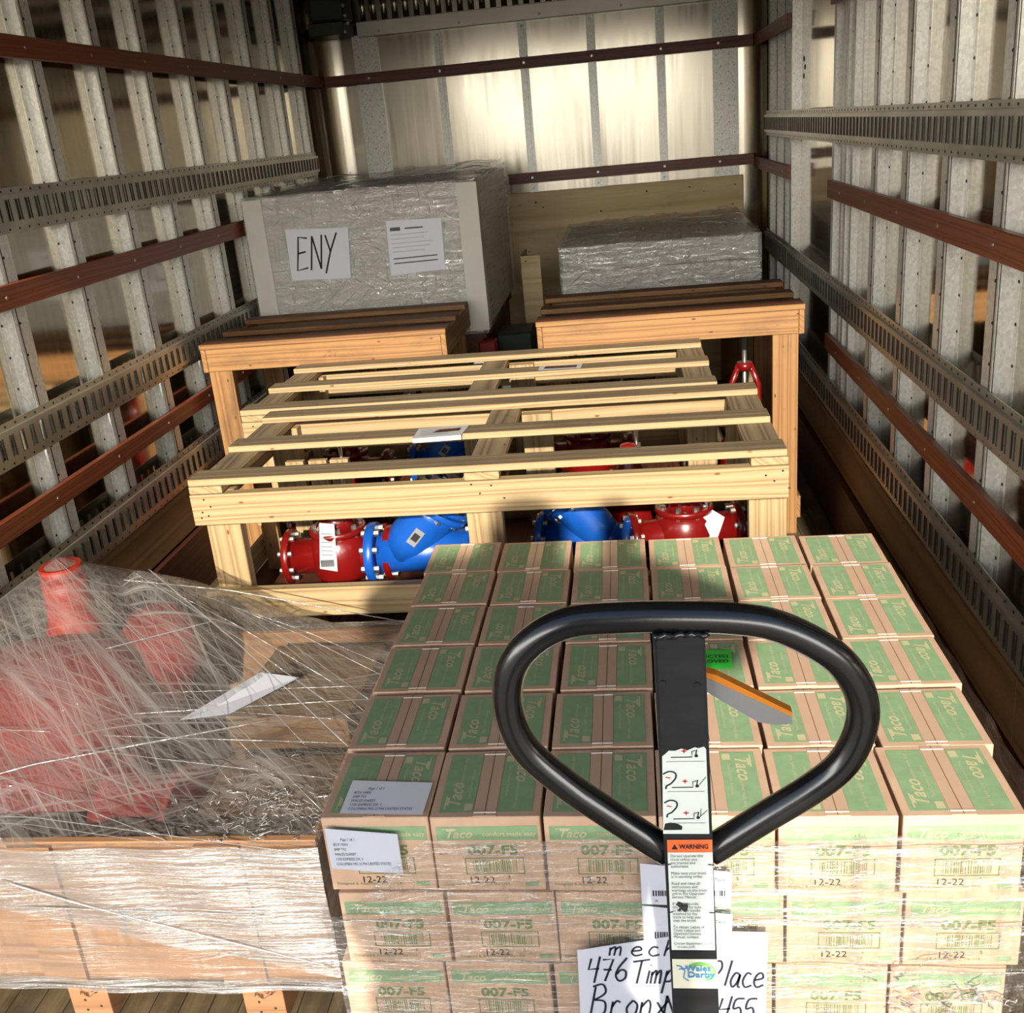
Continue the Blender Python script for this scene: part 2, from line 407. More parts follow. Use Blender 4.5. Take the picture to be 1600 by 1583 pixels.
def build_wall(side, s):
    sh = MB()
    sh.box(min(s*1.275, s*1.29), max(s*1.275, s*1.29), .1, 6.20, 0, 2.36, 'polished_sheet')
    w = tag(sh.obj('wall_'+side), kind='structure')
    if s < 0:
        ys = [.36+.395*i for i in range(8)] + [3.53, 3.90, 4.30, 4.69, 5.08, 5.48, 5.87]
        ws = [.062]*len(ys)
    else:
        ys = [.36, .74, 1.13, 1.52, 1.91, 2.30, 2.685, 3.06, 3.43, 5.26, 5.52, 5.78]; ws = [.064]*9+[.05]*3
    for y, ww in zip(ys, ws):
        b = MB(); hat_post(b, s, y, ww); b.obj('wall_post', w)
    if s > 0:
        b = MB()   # ribbed door-frame post and the narrow strip across the bare panel
        for y0, y1, d in ((3.74, 4.09, .012), (3.76, 3.79, .035), (3.84, 3.87, .04), (3.93, 3.96, .035), (4.04, 4.08, .043)):
            b.box(1.275-d, 1.276, y0, y1, .40, 2.34, 'galvanised_steel')
        b.obj('ribbed_door_post', w)
        b = MB(); b.box(1.232, 1.276, 5.03, 5.07, .40, 2.34, 'galvanised_steel'); b.obj('wall_post', w)
        for yy, zz in ((4.98, 1.72), (4.96, 1.69), (4.98, 1.655), (4.14, 1.98), (4.16, 1.95), (4.14, 1.92)):
            pass
        b = MB()
        for yy, zz in ((4.98, 1.735), (4.95, 1.70), (4.98, 1.665), (4.17, 1.99), (4.20, 1.955), (4.17, 1.92), (4.20, 1.89)):
            b.lathe((1.275, yy, zz), (-1, 0, 0), [(0, .012), (.002, .010)], 'rivet_dark', 10)
        b.obj('grommet_cluster', w)
    segs = [(.15, 5.90)] if s < 0 else [(.15, 4.03), (4.04, 5.05), (5.06, 5.86)]
    for z0, z1 in ((1.410, 1.530), (.812, .934), (.400, .535)):
        for y0, y1 in segs:
            b = MB(); e_track(b, s, z0, z1, y0, y1); b.obj('cargo_track', w)
    if s < 0:
        rl = [(1.868, 1.929, .15, 6.25), (1.217, 1.283, .15, 6.25), (.640, .700, .15, 5.9)]
    else:
        rl = [(1.868, 1.929, 5.05, 6.25), (1.232, 1.292, 5.05, 6.25), (1.868, 1.929, .15, 4.06), (1.218, 1.282, .15, 4.06), (.650, .712, .15, 4.06)]
    for z0, z1, y0, y1 in rl:
        b = MB(); rail(b, s, z0, z1, y0, y1); b.obj('rub_rail', w)
    b = MB()
    for y0, y1 in ((.12, 1.95), (1.954, 4.06), (4.064, 6.2)):
        b.box(min(s*1.225, s*1.275), max(s*1.225, s*1.275), y0, y1, .238, .40, 'plywood_y')
    b.obj('plywood_lining', w)
    b = MB()
    for y0, y1 in ((.12, 2.0), (2.004, 4.3), (4.304, 6.2)):
        b.box(min(s*1.205, s*1.275), max(s*1.205, s*1.275), y0, y1, 0.0, .228, 'kick_wood')
    b.obj('kick_board', w)
build_wall('left', -1); build_wall('right', 1)

# far wall with rolled corners
b = MB()
b.box(-1.10, 1.12, 6.28, 6.30, 0, 2.36, 'sheet_aluminium')
for sx, cx in ((-1, -1.10), (1, 1.12)):
    pr = [(cx+sx*.175*math.sin(a), 6.28-.175*(1-math.cos(a))) for a in [R(90)*i/10 for i in range(11)]]
    lo = [b.bm.verts.new((x, y, 0)) for x, y in pr]; hi = [b.bm.verts.new((x, y, 2.36)) for x, y in pr]
    for i in range(10):
        fs = b._faces([lo[i], lo[i+1], hi[i+1], hi[i]], [(0,1,2,3)], 'sheet_aluminium', True)
wb = tag(b.obj('wall_back'), kind='structure')
for x in (-.537, -.057, .325, .707):
    b = MB(); b.box(x-.024, x+.024, 6.272, 6.281, .0, 2.12, 'galvanised_steel'); b.box(x-.009, x+.009, 6.262, 6.274, 0, 2.12, 'galvanised_steel')
    for z in (2.09, 1.16, 1.22): b.lathe((x, 6.262, z), (0, -1, 0), [(0, .007), (.003, .004)], 'bolt_steel', 8)
    b.obj('wall_post', wb)
for x0, x1 in ((-1.03, -.94), (-.94, -.885), (.99, 1.055), (1.055, 1.13)):
    b = MB(); b.box(x0, x1, 6.268, 6.281, 0, 2.13, 'galvanised_steel')
    for i in range(24):
        for q in (.3, .7): b.lathe((x0+(x1-x0)*q, 6.268, .08+i*.088+(.03 if q > .5 else 0)), (0, -1, 0), [(0, .003), (.001, .002)], 'rivet_dark', 6)
    b.obj('corner_post', wb)
b = MB(); b.box(-.985, 1.14, 6.235, 6.281, 2.115, 2.195, 'header_steel', bevel=.003)
for x in (-.86, -.4, .05, .5, .95): b.lathe((x, 6.235, 2.14), (0, -1, 0), [(0, .007), (.003, .004)], 'bolt_steel', 8)
b.obj('header_beam', wb)
b = MB()
for i in range(34):
    x = -.95+i*.062; b.lathe((x, 6.29, 2.20), (0, 0, 1), [(0, .020), (.16, .020)], 'sheet_aluminium', 12)
b.obj('corrugated_panel', wb)
for z0, z1 in ((1.871, 1.929), (1.252, 1.310)):
    b = MB(); b.box(-1.21, 1.21, 6.235, 6.262, z0, z1, 'rub_rail_wood_x', bevel=.002)
    for x in (-.95, -.537, -.057, .325, .707, 1.02): b.lathe((x, 6.235, (z0+z1)/2), (0, -1, 0), [(0, .008), (.0015, .006)], 'bolt_steel', 8)
    b.obj('rub_rail', wb)
b = MB(); b.box(-1.13, 1.15, 6.255, 6.282, 0, 1.198, 'plywood_x', bevel=.002)
for x, z in ((.33, 1.06), (-.05, 1.14), (.60, 1.15), (.12, .9)): b.lathe((x, 6.255, z), (0, -1, 0), [(0, .006), (.001, .005)], 'rivet_dark', 8)
b.obj('plywood_lining', wb)
b = MB(); b.box(-1.20, -1.00, 6.0, 6.22, 2.12, 2.185, 'bracket_green', bevel=.004); b.box(-1.18, -.99, 6.0, 6.2, 2.19, 2.32, 'dark_plastic', bevel=.01)
for x, z in ((-.995, 2.13), (-.975, 2.17), (-.99, 2.26), (-.985, 2.21)): b.lathe((x, 6.0, z), (0, -1, 0), [(0, .010), (.004, .007)], 'bolt_steel', 8)
b.obj('corner_bracket', wb)

# ------------------------------------------------------------------ cartons
CW, CD, CH = .161, .166, .1315
def taco_mark(b, M, size, mat):
    b.text('Taco', size, M, mat, shear=.35, bold=size*.02)
    b.quad([M @ Vector(p) for p in ((-size*.12, size*.70, 0), (size*.95, size*.70, 0), (size*.98, size*.78, 0), (-size*.10, size*.78, 0))], mat)
def carton_proto():
    t = empty('pump_carton')
    b = MB(); b.box(-CW/2, CW/2, -CD/2, CD/2, 0, CH, 'cardboard', bevel=.0012)
    b.box(-.0005, .0005, -CD/2+.003, CD/2-.003, CH, CH+.0012, 'kraft_board')          # flap seam showing through the tape
    b.bm.faces.ensure_lookup_table(); b.obj('carton_body', t)
    e_ = CH+.0006
    b = MB()
    for sgn in (-1, 1):
        xa, xb = sgn*.0175, sgn*(CW/2-.012)
        x0, x1 = min(xa, xb), max(xa, xb); yb = CD/2-.011
        b.quad([(x0, -yb, e_), (x1, -yb, e_), (x1, yb, e_), (x0, yb, e_)], 'print_green')
        M = on_top(sgn*.0470, sgn*(yb-.010), e_+.0003, 90 if sgn < 0 else -90)
        taco_mark(b, M @ Matrix.Translation((0, -.008, 0)), .030, 'print_text')
        b.text('comfort made easy', .0085, M @ Matrix.Translation((.060, -.006, 0)), 'print_text')
        b.text('Taco Comfort Solutions', .0070, on_top(sgn*.0260, sgn*(yb-.030), e_+.0003, 90 if sgn < 0 else -90), 'print_text', sx=1.1)
        b.quad([(sgn*.026-.006, sgn*(yb-.004)-.016*sgn, e_+.0003), (sgn*.026+.006, sgn*(yb-.004)-.016*sgn, e_+.0003), (sgn*.026+.006, sgn*(yb-.004), e_+.0003), (sgn*.026-.006, sgn*(yb-.004), e_+.0003)][::(1 if sgn > 0 else -1)], 'print_text')
    b.obj('top_print', t)
    b = MB(); b.box(-.0165, .0165, -CD/2+.002, CD/2-.002, CH, CH+.0009, 'tape_clear')
    for sgn in (-1, 1): b.box(-.0165, .0165, sgn*(CD/2-.010)-.0012, sgn*(CD/2-.010)+.0012, CH+.0009, CH+.0016, 'tape_edge')
    b.obj('tape_strip', t)
    b = MB(); y = -CD/2-.0005
    b.quad([(-CW/2+.007, y, CH-.040), (CW/2-.005, y, CH-.040), (CW/2-.005, y, CH-.016), (-CW/2+.007, y, CH-.016)], 'print_green')
    taco_mark(b, on_front(-CW/2+.018, y-.0003, CH-.0355), .0205, 'print_text')
    b.text('comfort made easy', .0115, on_front(-.006, y-.0003, CH-.033), 'print_text', bold=.0002, sx=.88)
    b.text('007-F5', .0235, on_front(-.030, y, CH-.066), 'print_dark_green', bold=.0008, sx=1.15)
    z0, z1, x0, x1 = .030, .060, -.036, .052
    for q in ((x0, x1, z0, z0+.0018), (x0, x1, z1-.0018, z1), (x0, x0+.0018, z0, z1), (x1-.0018, x1, z0, z1)):
        b.quad([(q[0], y, q[2]), (q[1], y, q[2]), (q[1], y, q[3]), (q[0], y, q[3])], 'print_dark_green')
    rr = random.Random(3); x = x0+.012
    while x < x1-.010:
        w_ = rr.choice((.0007, .0013, .002)); b.quad([(x, y, z0+.004), (x+w_, y, z0+.004), (x+w_, y, z1-.004), (x, y, z1-.004)], 'print_dark_green'); x += w_+rr.choice((.001, .0017, .0026))
    b.text('12-22', .0165, on_front(-.034, y-.0003, .0145), 'ink_black', sx=1.05); b.text('S', .008, on_front(.026, y-.0003, .022), 'ink_black')
    b.text('Designed & Assembled in the USA', .0072, on_front(-CW/2+.008, y, .010), 'print_dark_green')
    b.quad([(CW/2-.030, y, .008), (CW/2-.010, y, .008), (CW/2-.010, y, .016), (CW/2-.030, y, .016)], 'print_green')
    b.obj('front_print', t)
    return t
LX = [-.027, -.034, -.037, -.034, -.031, -.030, -.040]; RX = [.957, .968, .981, .988, .984, .990, .983]
LY = [1.208, 1.386, 1.566, 1.742, 1.918, 2.092, 2.258]; RY = [1.206, 1.367, 1.539, 1.718, 1.877, 2.047, 2.197]
def cell(r_, c):
    P = []
    for rr, cc in ((r_, c), (r_, c+1), (r_+1, c), (r_+1, c+1)):
        u = cc/6; P.append(((LX[rr]*(1-u)+RX[rr]*u), (LY[rr]*(1-u)+RY[rr]*u)))
    return sum(p[0] for p in P)/4, sum(p[1] for p in P)/4
proto = carton_proto(); pk = kids(proto); first = True
ordn = ['first', 'second', 'third', 'fourth', 'fifth', 'sixth']
ZB = .104
TOPC = {}
for lay in range(4):
    for r_ in range(6):
        for c in range(6):
            if first: o = proto; first = False
            else: o = copy_tree(proto, None, pk)
            x, y = cell(r_, c)
            j = random.Random(lay*100+r_*10+c)
            if lay: x += .010*(lay == 1)-.004*(lay == 2); y = 1.291+r_*.176+.006*(r_ > 0)
            o.location = (x+j.uniform(-.0012, .0012), y+j.uniform(-.0012, .0012) , ZB+.1330*(3-lay))
            if lay and r_ == 0: o.location.y = 1.291
            o.rotation_euler = (0, 0, R(j.uniform(-.6, .6)))
            if lay == 0:
                TOPC[(r_, c)] = o
                lab = 'green banded carton in the %s top row from the front, %s from the left' % (ordn[r_], ordn[c])
                if (r_, c) == (0, 0): lab = 'front left top carton carrying two white address labels'
                if (r_, c) == (3, 3): lab = 'brown top carton with the bright green sticker beside the jack mast'
                tag(o, lab, 'box', 'green banded cartons in the top layer')
            elif r_ == 0:
                tag(o, 'carton printed 007-F5 in the %s layer down, %s from the left, under film' % (ordn[lay], ordn[c]), 'box', 'cartons in the front face of the stack')
            else:
                tag(o, 'brown carton hidden inside the lower layers of the stack', 'box', 'cartons inside the stack')
def paper(name, x0, x1, z0, z1, y, parent=None, mat='paper_white', skew=0):
    b = MB(); b.quad([(x0, y, z0+skew), (x1, y, z0), (x1, y, z1), (x0, y, z1+skew)], mat)
    b.quad([(x0, y+.0004, z0+skew), (x0, y+.0004, z1+skew), (x1, y+.0004, z1), (x1, y+.0004, z0)], mat)
    return b
ADDR = ['Page 1 of 1', 'BOX MAN', 'SHIP TO:', 'WALES DARBY', '1100 EXPRESS DR. S', 'COLUMBIA MD 21794 UNITED STATES']
o = TOPC[(0, 0)]; ox, oy, oz = o.location; th = o.rotation_euler.z; o.rotation_euler.z = 0
b = paper('x', -.020-ox, .088-ox, .541-oz, .613-oz, 1.2055-oy-.0022, skew=.011)
for i, tline in enumerate(ADDR): b.text(tline, .0072, on_front(-.011-ox+(.012 if i == 0 else 0), 1.2055-oy-.0030, .602-oz-i*.0088), 'ink_grey', sx=.68)
tag(b.obj('address_label', o), 'white address label on the carton front')
b = MB(); zt = CH+.0022
b.quad([(.000-ox, 1.222-oy, zt), (.126-ox, 1.216-oy, zt), (.128-ox, 1.294-oy, zt), (.000-ox, 1.303-oy, zt)], 'paper_bright')
for i, tline in enumerate(ADDR): b.text(tline, .0085, on_top(.010-ox+(.02 if i == 0 else 0), 1.278-oy-i*.0098, zt+.0004, -1), 'ink_grey', sx=.68)
tag(b.obj('address_label', o), 'pale address label on the carton top')
o = TOPC[(3, 3)]; ox, oy, oz = o.location; o.rotation_euler.z = 0
b = MB(); b.quad([(.530-ox, 1.618-oy, zt), (.612-ox, 1.614-oy, zt), (.616-ox, 1.683-oy, zt), (.534-ox, 1.686-oy, zt)], 'sticker_green')
b.text('INSPECTED', .0150, on_top(.609-ox, 1.655-oy, zt+.0004, -1), 'ink_black', align='RIGHT', sx=.98, bold=.0002)
b.text('APPROVED', .0150, on_top(.608-ox, 1.637-oy, zt+.0004, -1), 'ink_black', align='RIGHT', sx=.98, bold=.0002)
b.obj('approval_sticker', o)

# pallet under the stack
t = tag(empty('wooden_pallet', (.475, 1.72, 0)), 'wooden pallet carrying the stack of cartons above the jack forks', 'pallet')
for i in range(6):
    b = MB(); b.box(-.51, .51, -.51+i*.186, -.41+i*.186, .085, .102, 'pine_x', bevel=.001); b.obj('deck_board', t)
for x in (-.48, -.02, .44):
    b = MB(); b.box(x, x+.04, -.51, .52, .016, .085, 'pine_y', bevel=.001); b.obj('stringer', t)
for y in (-.51, .43):
    b = MB(); b.box(-.51, .51, y, y+.09, 0, .016, 'pine_x', bevel=.001); b.obj('bottom_board', t)

# film round the stack
b = MB(); NX = 60; NZ = 26
def top_z(u): return .47+.14*min(1, max(0, (u-.02)/.14)) if u < .2 else .61+.004*math.sin(u*17)
def sheet(fn, nx, nz, mat):
    g = [[b.bm.verts.new(fn(i/nx, j/nz)) for j in range(nz+1)] for i in range(nx+1)]
    for i in range(nx):
        for j in range(nz):
            b._faces([g[i][j], g[i+1][j], g[i+1][j+1], g[i][j+1]], [(0,1,2,3)], mat, True)
def bulge(u, v): return .0025*math.sin(u*40+v*9)+.002*math.sin(v*31+u*5)
sheet(lambda u, v: (-.034+u*1.012, 1.197-.003+bulge(u, v)*.6-.004*math.sin(math.pi*u), .11+v*(top_z(u)-.11)), NX, NZ, 'film_stack')
sheet(lambda u, v: (1.003-.012*v*0+.006+bulge(u, v), 1.196+u*1.08, .11+v*(.60-.11)), NX, NZ, 'film_stack')
sheet(lambda u, v: (-.046+bulge(u, v), 1.196+u*1.08, .11+v*(.47-.11)), NX, NZ, 'film_stack')
sheet(lambda u, v: (-.046+u*1.055, 2.276+bulge(u, v), .11+v*(.47-.11)), NX, NZ, 'film_stack')
sw = b.obj('stretch_wrap'); tag(sw, 'clear stretch film streaked over the lower front of the carton stack', 'plastic wrap')
# pulled cord-like edges of the film
for z, dz, x0, x1 in ((.467, -.012, -.02, 1.0), (.392, -.020, .20, 1.0), (.588, .006, .15, 1.0)):
    b = MB(); b.tube([(x0+(x1-x0)*i/30, 1.1895-.002*math.sin(i*.6), z+dz*i/30+.002*math.sin(i*1.1)) for i in range(31)], .0011, 'film_strand', 5); b.obj('film_edge', sw)
b = MB()
rr = random.Random(11)
for i in range(26):
    p = Vector((.90+rr.uniform(-.16, .12), 1.188, .37+rr.uniform(-.035, .02)-.05*rr.random())); pts = [p]
    for k_ in range(5): p = p+Vector((rr.uniform(-.012, .016), rr.uniform(-.006, .003), rr.uniform(-.008, .008))); pts.append(p)
    b.tube(pts, .0012, 'film_strand', 5)
tag(b.obj('film_bunch', sw), 'bunched shiny film', kind='stuff')

# ------------------------------------------------------------------ handwriting
GL = {  # strokes on a unit cell, y 0 = baseline, 1 = cap height
'E': [[(.7,.95),(.12,1.0),(.1,.5),(.05,.02),(.75,.08)], [(.1,.52),(.6,.56)]],
'N': [[(.05,0),(.1,1)], [(.1,1),(.7,.02)], [(.7,.02),(.72,1.02)]],
'Y': [[(.05,1.0),(.38,.52)], [(.78,1.05),(.38,.5),(.1,-.12)]],
'4': [[(.2,1),(.1,.5),(.7,.55)], [(.68,1.1),(.5,-.1)]],
'7': [[(.05,.95),(.65,.98),(.3,-.02)], [(.15,.5),(.62,.5)]],
'6': [[(.6,1.05),(.2,.6),(.08,.25),(.3,0),(.62,.12),(.62,.42),(.35,.5),(.12,.3)]],
'T': [[(-.05,.9),(.9,1.0)], [(.45,.95),(.3,0)]],
'i': [[(.2,.55),(.12,0)], [(.24,.75),(.25,.78)]],
'm': [[(.05,.5),(.03,0)], [(.04,.35),(.25,.55),(.3,.4),(.26,0)], [(.28,.35),(.5,.55),(.56,.4),(.54,0)]],
'e': [[(.08,.28),(.5,.36),(.42,.55),(.18,.5),(.06,.22),(.25,0),(.6,.1)]],
'c': [[(.5,.5),(.25,.55),(.08,.25),(.25,0),(.6,.08)]],
'p': [[(.15,.55),(-.02,-.4)], [(.12,.35),(.35,.58),(.52,.4),(.4,.12),(.1,.1)]],
's': [[(.5,.5),(.2,.5),(.2,.32),(.45,.2),(.3,0),(.02,.05)]],
'o': [[(.3,.55),(.08,.3),(.2,.02),(.45,.1),(.5,.4),(.3,.55)]],
'n': [[(.06,.5),(.03,0)], [(.05,.32),(.3,.56),(.42,.4),(.4,0)]],
'P': [[(.15,1.0),(.0,-.05)], [(.05,.95),(.5,1.02),(.62,.75),(.4,.5),(.1,.48)]],
'l': [[(.3,1.05),(.12,.05)]],
'h': [[(.15,1.0),(.02,0)], [(.05,.32),(.3,.56),(.42,.4),(.4,0)]],
'a': [[(.5,.5),(.25,.55),(.06,.25),(.2,.0),(.42,.2),(.52,.5),(.48,.05),(.62,.0)]],
'B': [[(.12,1),(.02,0)], [(.0,1),(.4,1.08),(.55,.8),(.12,.55)], [(.12,.55),(.55,.5),(.6,.15),(.3,-.04),(.0,.02)]],
'r': [[(.1,.5),(.05,0)], [(.08,.32),(.25,.52),(.42,.48)]],
'x': [[(.05,.5),(.5,.0)], [(.5,.55),(.0,-.05)]],
',': [[(.2,.1),(.1,-.25)]],
'1': [[(.3,1),(.15,0)]], '0': [[(.4,1),(.12,.6),(.15,.1),(.4,.0),(.6,.4),(.58,.85),(.4,1)]],
'5': [[(.7,1),(.25,.95),(.18,.55),(.5,.6),(.62,.3),(.4,0),(.05,.02)]]}
def smooth_line(pts, n=5):
    if len(pts) < 3: return pts
    P = [pts[0]]+list(pts)+[pts[-1]]; o_ = []
    for i in range(1, len(P)-2):
        for k_ in range(n):
            t_ = k_/n; q = []
            for d in (0, 1):
                a, b_, c, d_ = P[i-1][d], P[i][d], P[i+1][d], P[i+2][d]
                q.append(.5*(2*b_+(c-a)*t_+(2*a-5*b_+4*c-d_)*t_*t_+(3*b_-a-3*c+d_)*t_**3))
            o_.append(tuple(q))
    return o_+[pts[-1]]
def hand(b, s_, size, M, w, mat='marker_ink', adv=.72, sx=.62):
    x = 0; nrm = (M.to_3x3() @ Vector((0,0,1)))
    for ch in s_:
        if ch != ' ':
            for st in GL[ch]:
                pts = smooth_line(st) if ch not in 'ENYT47xl1' else st
                b.ribbon([M @ Vector((x+(p[0]*sx+p[1]*.14)*size, p[1]*size, 0)) for p in pts], w, mat, nrm)
        x += size*(adv if ch.isupper() or ch in '0456789m' else adv*.78 if ch != 'i' and ch != 'l' and ch != '1' else adv*.42)*(1 if sx > .5 else sx/.55)
t = tag(empty('handwritten_sign', (.475, 1.186, .27)), 'white paper sheet with handwritten Bronx address taped on the film behind the mast', 'sign')
b = MB(); b.quad([(.333-.475, 0, -.075), (.610-.475, 0, -.075), (.616-.475, 0, .180), (.527-.475, 0, .182), (.339-.475, 0, .145)], 'paper_white'); b.quad([(.333-.475, .0006, -.075), (.339-.475, .0006, .145), (.527-.475, .0006, .182), (.616-.475, .0006, .180), (.610-.475, .0006, -.075)], 'paper_white'); b.obj('sheet', t)
b = MB()
hand(b, 'mech', .030, on_front(.385-.475, -.0008, .136), .0030, adv=1.05, sx=1.0)
hand(b, '476', .042, on_front(.348-.475, -.0008, .088), .0034, adv=.50)
hand(b, 'Timpson', .046, on_front(.416-.475, -.0008, .083), .0034, adv=.42, sx=.56)
hand(b, 'Place', .048, on_front(.528-.475, -.0008, .078), .0034, adv=.45, sx=.55)
hand(b, 'Bronx,', .058, on_front(.350-.475, -.0008, .018), .0034, adv=.50, sx=.62)
hand(b, 'NY', .050, on_front(.458-.475, -.0008, .010), .0034, adv=.5)
hand(b, '10455', .044, on_front(.512-.475, -.0008, .012), .0034, adv=.42)
b.obj('handwriting', t)
for nm, z0, z1, lab in (('upper', .500, .566, 'white shipping label behind the mast above the other label'), ('lower', .425, .491, 'white shipping label with barcode between the upper label and the handwritten sheet')):
    t = tag(empty('shipping_label', (.5, 1.187, z0)), lab, 'label')
    b = MB(); h = z1-z0; b.quad([(-.062, 0, 0), (.064, 0, -.006), (.066, 0, h-.010), (-.062, 0, h+.006)], 'paper_white'); b.quad([(-.062, .0006, 0), (-.062, .0006, h+.006), (.066, .0006, h-.010), (.064, .0006, -.006)], 'paper_white'); b.obj('paper', t)
    b = MB(); x = -.046; rr = random.Random(5)
    while x < .056:
        w_ = rr.choice((.0008, .0014, .002)); b.quad([(x, -.0006, h*.12 if nm == 'lower' else h*.22), (x+w_, -.0006, h*.12 if nm == 'lower' else h*.22), (x+w_, -.0006, h*.28+.006), (x, -.0006, h*.28+.006)], 'ink_black'); x += w_+rr.choice((.001, .0018))
    b.text('Taco', .008, on_front(.040, -.0006, h*.62), 'ink_black', shear=.3); b.text('18', .006, on_front(-.045, -.0006, h*.06), 'ink_grey')
    b.obj('barcode', t)

# ------------------------------------------------------------------ pallet jack
jack = tag(empty('pallet_jack', (.488, .75, 0)), 'black steel pallet jack with looped handle standing before the carton stack', 'pallet jack')
JX, JY = .488, .75
Lp = [(.488,1.1812),(.4438,1.1823),(.3983,1.1795),(.3663,1.1628),(.3465,1.1360),(.3413,1.0978),(.3526,1.0590),(.3827,1.0243),(.4108,.9991),(.4700,.9500)]
Rp = [(.5317,1.1778),(.5644,1.1703),(.5972,1.1518),(.6192,1.1311),(.6330,1.1010),(.6325,1.0705),(.6195,1.0390),(.5946,1.0142),(.5535,.9840),(.5080,.9500)]
loop = [(x-JX, z) for x, z in Lp[::-1]]+[(x-JX, z) for x, z in Rp]
loop = smooth_line(loop, 6)
b = MB(); b.tube([(x, 0, z) for x, z in loop], .0133, 'black_paint', 20); b.obj('loop_handle', jack)
def mastx(z): return (.4655+.0035*(1.17-z)/.4-JX, .5070+.0035*(1.17-z)/.4-JX)
def masty(z): return -.014-.016*(1.17-z)/.39
b = MB()
def mb_ring(z):
    x0, x1 = mastx(z); y0 = masty(z); return [(x0, y0, z), (x1, y0, z), (x1, y0+.030, z), (x0, y0+.030, z)]
lv = [[b.bm.verts.new(p) for p in mb_ring(z)] for z in (.22, .6, .9, 1.172)]
for a_, c in zip(lv, lv[1:]): b._faces(a_+c, [(0,1,5,4),(1,2,6,5),(2,3,7,6),(3,0,4,7)], 'mast_paint')
b._faces(lv[0], [(3,2,1,0)], 'mast_paint'); b._faces(lv[-1], [(0,1,2,3)], 'mast_paint')
bmesh.ops.bevel(b.bm, geom=[e for e in b.bm.edges if abs((e.verts[0].co-e.verts[1].co).normalized().z) > .9], offset=.003, segments=2, affect='EDGES')
mast = b.obj('mast', jack)
b = MB(); rr = random.Random(4)
b.tube([(-.0215+.043*i/16, -.0125+.0012*rr.uniform(-1, 1), 1.171+.0012*rr.uniform(-1, 1)) for i in range(17)], [.0024+.0006*rr.random() for i in range(17)], 'black_paint', 8); b.obj('weld_bead', mast)
for x, z in ((.4718, 1.1296), (.4995, 1.127)):
    b = MB(); b.lathe((x-JX, masty(z)+.0002, z), (0, -1, 0), [(0, .0030), (.0015, .0026)], 'ink_black', 12); b.obj('rivet', mast)
def M_mast(x, z, d=.0006):  # drawing frame on the mast face
    return Matrix.Translation((x-JX, masty(z)-d, z)) @ Matrix.Rotation(R(90)-math.atan(.016/.39), 4, 'X')
def mq(b, x0, x1, z0, z1, mat, d=.0006, pts=None):
    P = pts or [(x0, z0), (x1, z0), (x1, z1), (x0, z1)]
    b.quad([(x-JX, masty(z)-d, z) for x, z in P], mat)
b = MB()  # torn pictogram sticker
mq(b, 0, 0, 0, 0, 'sticker_white', pts=[(.4670, .9860), (.5060, .9855), (.5052, 1.0680), (.5035, 1.0705), (.4990, 1.0690), (.4960, 1.0700), (.4900, 1.0672), (.4850, 1.0690), (.4800, 1.0670), (.4745, 1.0672), (.4715, 1.0640), (.4690, 1.0620)])
def line(pts, w, mat, d=.0010): b.ribbon([(x-JX, masty(z)-d, z) for x, z in pts], w, mat, (0, -1, 0))
for zc in (1.0620, 1.0330, 1.0020):
    line([(.4760, zc-.0010), (.4935, zc-.0010), (.4935, zc+.0045), (.4965, zc+.0050)], .0009, 'ink_black')
    for xx in (.4970,): 
        b.lathe((xx-JX, masty(zc)-.0008, zc), (0, -1, 0), [(0, .0016), (.0003, .0014)], 'ink_black', 10)
    line([(.4965, zc), (.4975, zc+.0060)], .0010, 'ink_black')
    line([(.4720, zc-.0050), (.5030, zc-.0052)], .0004, 'ink_grey')
    for dx, dz in ((.0028, 0), (-.0028, 0), (0, .0026), (0, -.0026)): mq(b, 0, 0, 0, 0, 'ink_red', .0009, [(.4870+dx*1.1, zc+.0048+dz), (.4870+dz*.4, zc+.0048-dx*.4), (.4870-dz*.4, zc+.0048+dx*.4)] if (dx or dz) else None)
line([(.4990, 1.0345), (.5045, 1.0420)], .0006, 'ink_black'); line([(.4990, 1.0030), (.4995, 1.0110)], .0005, 'ink_black'); line([(.4985, 1.0030), (.5050, 1.0095)], .0005, 'ink_black')
for zc in (1.0430, 1.0150):
    line(smooth_line([(.4690, zc+.0020), (.4740, zc+.0045), (.4790, zc+.0030), (.4795, zc-.0015), (.4755, zc-.0070), (.4715, zc-.0095), (.4710, zc-.0125)]), .0014, 'ink_black')
    line([(.4710, zc-.0010), (.4750, zc-.0018)], .0012, 'ink_red')
mq(b, 0, 0, 0, 0, 'ink_black', .0009, [(.4675, .9900), (.4830, .9900), (.4835, .9935), (.4800, .9960), (.4740, .9975), (.4690, .9965)])
tag(b.obj('pictogram_sticker', mast), 'torn white sticker with lift-operation drawings')
b = MB()
mq(b, .4700, .5082, .8640, .9770, 'sticker_white'); mq(b, .4700, .5082, .9670, .9800, 'warning_orange', .0008)
b.text('WARNING', .0064, M_mast(.4800, .9712, .0014), 'ink_black', sx=.80, bold=.00015)
mq(b, 0, 0, 0, 0, 'ink_black', .0011, [(.4735, .9705), (.4790, .9705), (.47625, .9757)])
LN = ['Do not operate this', 'truck unless you', 'are trained and', 'authorized.', '', 'Make sure your truck', 'is in working order.', '', 'Read and obey all', 'instructions and', 'warnings on the truck', 'and in the Operator/', 'Service Manual.', '', 'If you skate-ride', 'the truck, be sure', 'to use the handle', 'attached to the', 'truck to help you', 'stop the truck.', '', 'To obtain copies of', 'Truck Labels and', 'Operator/Service', 'Manual, contact:', '', 'Crown Equipment Corp.', '   crown.com']
for i, tl in enumerate(LN):
    if tl: b.text(tl, .0043, M_mast(.4722, .9625-i*.00355, .0014), 'ink_grey', sx=.80)
